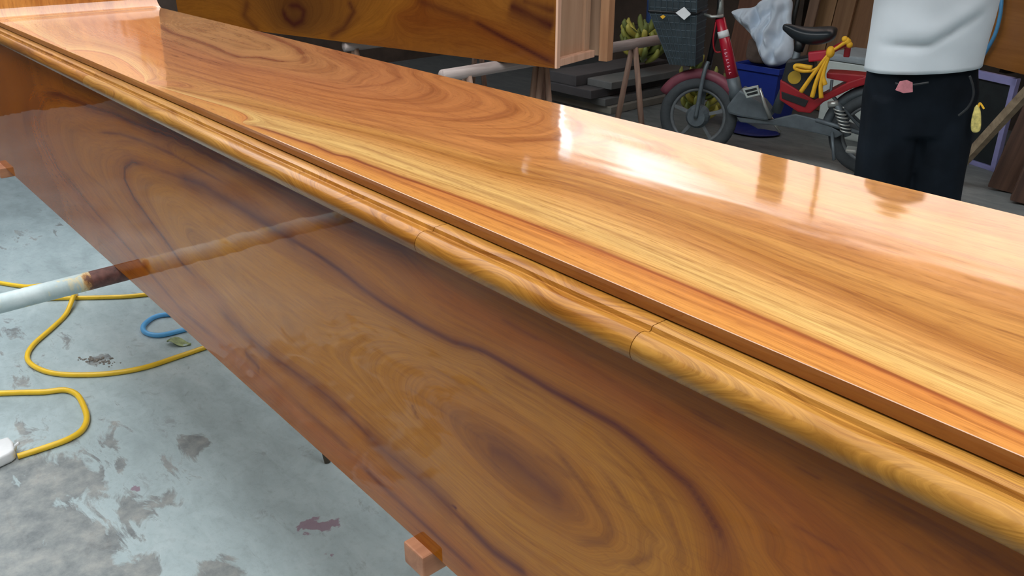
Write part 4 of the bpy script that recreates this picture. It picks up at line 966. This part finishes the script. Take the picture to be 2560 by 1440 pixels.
# shirt
sz = MB(); rings = []
for i in range(46):
    u = i / 45; z = HEM - .012 + u * .56
    rx = .163 + .006 * math.sin(u * 3.0) - (.0 if u < .9 else (u - .9) * .9)
    ry = .142 + .018 * math.exp(-((u - .33) / .2) ** 2) - (.0 if u < .8 else (u - .8) * .25)
    r_ = ring_e(0, -.004, z, rx, ry, 72, .028, 11)
    out = []
    for j, (x, y, zz_) in enumerate(r_):
        a = 2 * math.pi * j / 72; front = max(0, -math.sin(a))
        # fabric gathered in a sagging crease across the belly, and drag folds beside it
        cl = .072 + .10 * max(0, x + .03) / .15 + .12 * max(0, -x - .13)
        g = math.exp(-((z - HEM - cl) / .010) ** 2) * (1 if x < .09 else 0) * front
        b_ = math.exp(-((z - HEM - cl - .035) / .03) ** 2) * (1 if x < .12 else 0) * front
        dg = .006 * math.sin(9 * (x * 3 + z * 8)) * front
        k = 1 - .09 * g + .05 * b_ + dg
        out.append((x * (1 - .01 * g), y * k, zz_ + .016 * math.cos(a + .2) * (1 - u)))
    rings.append(out)
sz.loft(rings, cap=False)
shirt = obj('shirt', sz, M_shirt, man, smooth=True)
sd_ = shirt.modifiers.new('cloth', 'SOLIDIFY'); sd_.thickness = .004; sd_.offset = 0
for s_ in (-1, 1):
    SH = Vector((s_ * .165, 0, HEM + .53)); EL = Vector((s_ * .285, -.03, HEM + .33))
    obj('sleeve', MB().tube([SH + Vector((-s_ * .05, 0, .015)), SH.lerp(EL, .25), SH.lerp(EL, .75)], [.075, .072, .066], 18, cap=False), M_shirt, man, smooth=True)
obj('collar', MB().torus((0, .0, HEM + .575), .062, .012, Vector((1, 0, 0)), Vector((0, 1, 0)), 24, 8), M_shirt, man, smooth=True)
obj('shirt_yoke', MB().loft([ring_e(0, -.004, HEM + .54, .175, .10, 36), ring_e(0, 0, HEM + .57, .12, .08, 36), ring_e(0, 0, HEM + .585, .06, .06, 36)]), M_shirt, man, smooth=True)
# body: one continuous skin-modifier figure
def skin_fig():
    T0 = HEM
    J = {'pel': (0, 0, T0, .10), 'bel': (0, 0, T0 + .18, .105), 'che': (0, 0, T0 + .40, .11), 'nek': (0, .0, T0 + .58, .052), 'hd0': (0, -.01, T0 + .66, .06), 'hd1': (0, -.02, T0 + .74, .085), 'hd2': (0, -.015, T0 + .81, .07)}
    E_ = [('pel', 'bel'), ('bel', 'che'), ('che', 'nek'), ('nek', 'hd0'), ('hd0', 'hd1'), ('hd1', 'hd2')]
    for s_, k in ((-1, 'l'), (1, 'r')):
        J['sh' + k] = (s_ * .16, 0, T0 + .53, .05); J['el' + k] = (s_ * .285, -.03, T0 + .33, .037); J['wr' + k] = (s_ * .12, -.24, T0 + .36, .027); J['pa' + k] = (s_ * .075, -.28, T0 + .365, .026)
        E_ += [('che', 'sh' + k), ('sh' + k, 'el' + k), ('el' + k, 'wr' + k), ('wr' + k, 'pa' + k)]
        J['hp' + k] = (s_ * .085, 0, T0 - .06, .08); J['kn' + k] = (s_ * .088, -.01, .46, .055); J['an' + k] = (s_ * .092, .02, .08, .038); J['to' + k] = (s_ * .10, -.14, .03, .03)
        E_ += [('pel', 'hp' + k), ('hp' + k, 'kn' + k), ('kn' + k, 'an' + k), ('an' + k, 'to' + k)]
        for f_, (dx, dy, dz, ln) in enumerate([(-.035, -.02, .018, .05), (-.05, -.03, .004, .055), (-.052, -.028, -.010, .053), (-.046, -.024, -.024, .045), (.0, -.05, .03, .04)]):
            b0 = J['pa' + k]; n0, n1, n2 = f'f{f_}0{k}', f'f{f_}1{k}', f'f{f_}2{k}'
            J[n0] = (b0[0] + s_ * dx * .45, b0[1] + dy * .7, b0[2] + dz, .0095); J[n1] = (b0[0] + s_ * dx * 1.0, b0[1] + dy * 1.1, b0[2] + dz * 1.1, .0088); J[n2] = (b0[0] + s_ * dx * 1.35, b0[1] + dy * .5, b0[2] + dz * 1.1 - .012, .0078)
            E_ += [('pa' + k, n0), (n0, n1), (n1, n2)]
    J = {n_: (v_[0] + (max(0, HEM - v_[2]) * .075 if n_[:2] in ('hp', 'kn', 'an', 'to') else 0),) + tuple(v_[1:3]) + (v_[3] * (.8 if n_[:2] in ('hp', 'kn') else 1),) for n_, v_ in J.items()}
    names = list(J); me = bpy.data.meshes.new('body'); me.from_pydata([J[n][:3] for n in names], [(names.index(a), names.index(b)) for a, b in E_], [])
    o = bpy.data.objects.new('body', me); COL.objects.link(o); o.parent = man; me.materials.append(M_skin)
    md = o.modifiers.new('skin', 'SKIN'); md.use_smooth_shade = True
    for i, n in enumerate(names):
        v = me.skin_vertices[0].data[i]; v.radius = (J[n][3],) * 2; v.use_root = (n == 'pel')
    o.modifiers.new('sub', 'SUBSURF').levels = 2; o.modifiers['sub'].render_levels = 2
skin_fig()
hz_ = HEM + .735
face = MB().ball((0, -.105, hz_ - .015), (.014, .022, .022), 10, 8); obj('nose', face, M_skin, man, smooth=True)
for s_ in (-1, 1):
    obj('eye', MB().ball((s_ * .032, -.093, hz_ + .012), (.013, .008, .007), 10, 8), M_hair, man, smooth=True)
    obj('ear', MB().ball((s_ * .088, .0, hz_), (.012, .02, .03), 10, 8), M_skin, man, smooth=True)
obj('mouth', MB().ball((0, -.092, hz_ - .052), (.024, .008, .006), 10, 6), plain('lips', lin(150, 90, 80)), man, smooth=True)
obj('hair', MB().loft([ring_e(0, .012, hz_ - .02 + .135 * u, .094 * math.cos(max(0, u - .2) * 1.75) + .004, .104 * math.cos(max(0, u - .2) * 1.75) + .004, 24) if u > .3 else ring_e(0, .035, hz_ - .02 + .135 * u, .092, .082, 24) for u in (0, .15, .29, .45, .6, .75, .9, 1.0)]), M_hair, man, smooth=True)
for s_ in (-1, 1):
    obj('shoe', MB().loft([ring_e(.06 + s_ * .1, -.05, .002, .048, .135, 24), ring_e(.06 + s_ * .1, -.05, .03, .048, .135, 24), ring_e(.06 + s_ * .098, -.02, .075, .042, .09, 24), ring_e(.06 + s_ * .095, .01, .1, .036, .06, 24)]), M_shoe, man, smooth=True)
# pockets, note and key tag
R_inv = Matrix.Rotation(-math.radians(38), 4, 'Z')
def PM(px, py, dist=2.52):
    q = ray(px, py); q = q / np.hypot(q[0], q[1]) * np.hypot(pm[0], pm[1]) * dist / 2.65 + CAMP
    return R_inv @ Vector((q[0] - pm[0], q[1] - pm[1], q[2]))
tagm = obj('key_tag', puff(densify([PM(*p, 2.58) for p in [(2436,268),(2444,262),(2452,280),(2452,322),(2440,332),(2428,326),(2428,300)]], 4), PM(2440, 298, 2.58), R_inv.to_3x3() @ Vector((.4, -.92, 0)), .006, wr=.001), plain('yellow_patterned_tag', lin(206, 190, 110), .5, 0, .45, 70), man, smooth=True)
tagm['label'] = 'yellow key tag hanging at the hip'
obj('tag_cord', MB().tube(smooth_path([PM(2446, 268, 2.58), PM(2450, 258, 2.58), PM(2460, 272, 2.58)]), .003, 6), M_strap, tagm)
nt_ = obj('folded_note', MB().prism([(-.024, -.012), (-.016, .014), (.004, .018), (.02, .012), (.026, -.016), (0, -.02)], PM(2262, 216, 2.5), (R_inv.to_3x3() @ Vector((.75, .65, 0))), (0, 0, 1), (R_inv.to_3x3() @ Vector((-.65, .75, 0))), .004), plain('pinkish_note', lin(190, 120, 128), .7, 0, .2, 60), man)
nt_['label'] = 'folded pinkish note sticking out of the pocket'
for nm, pth in (('pocket_opening', [(2424, 190), (2432, 215), (2433, 240), (2420, 268), (2396, 289)]), ('pocket_welt', [(2238, 208), (2262, 213), (2290, 211), (2322, 206)])):
    obj(nm, MB().tube(smooth_path([PM(*q_, 2.515) for q_ in pth]), .0035, 6), M_bk, man, smooth=True)
bpy.context.view_layer.update()
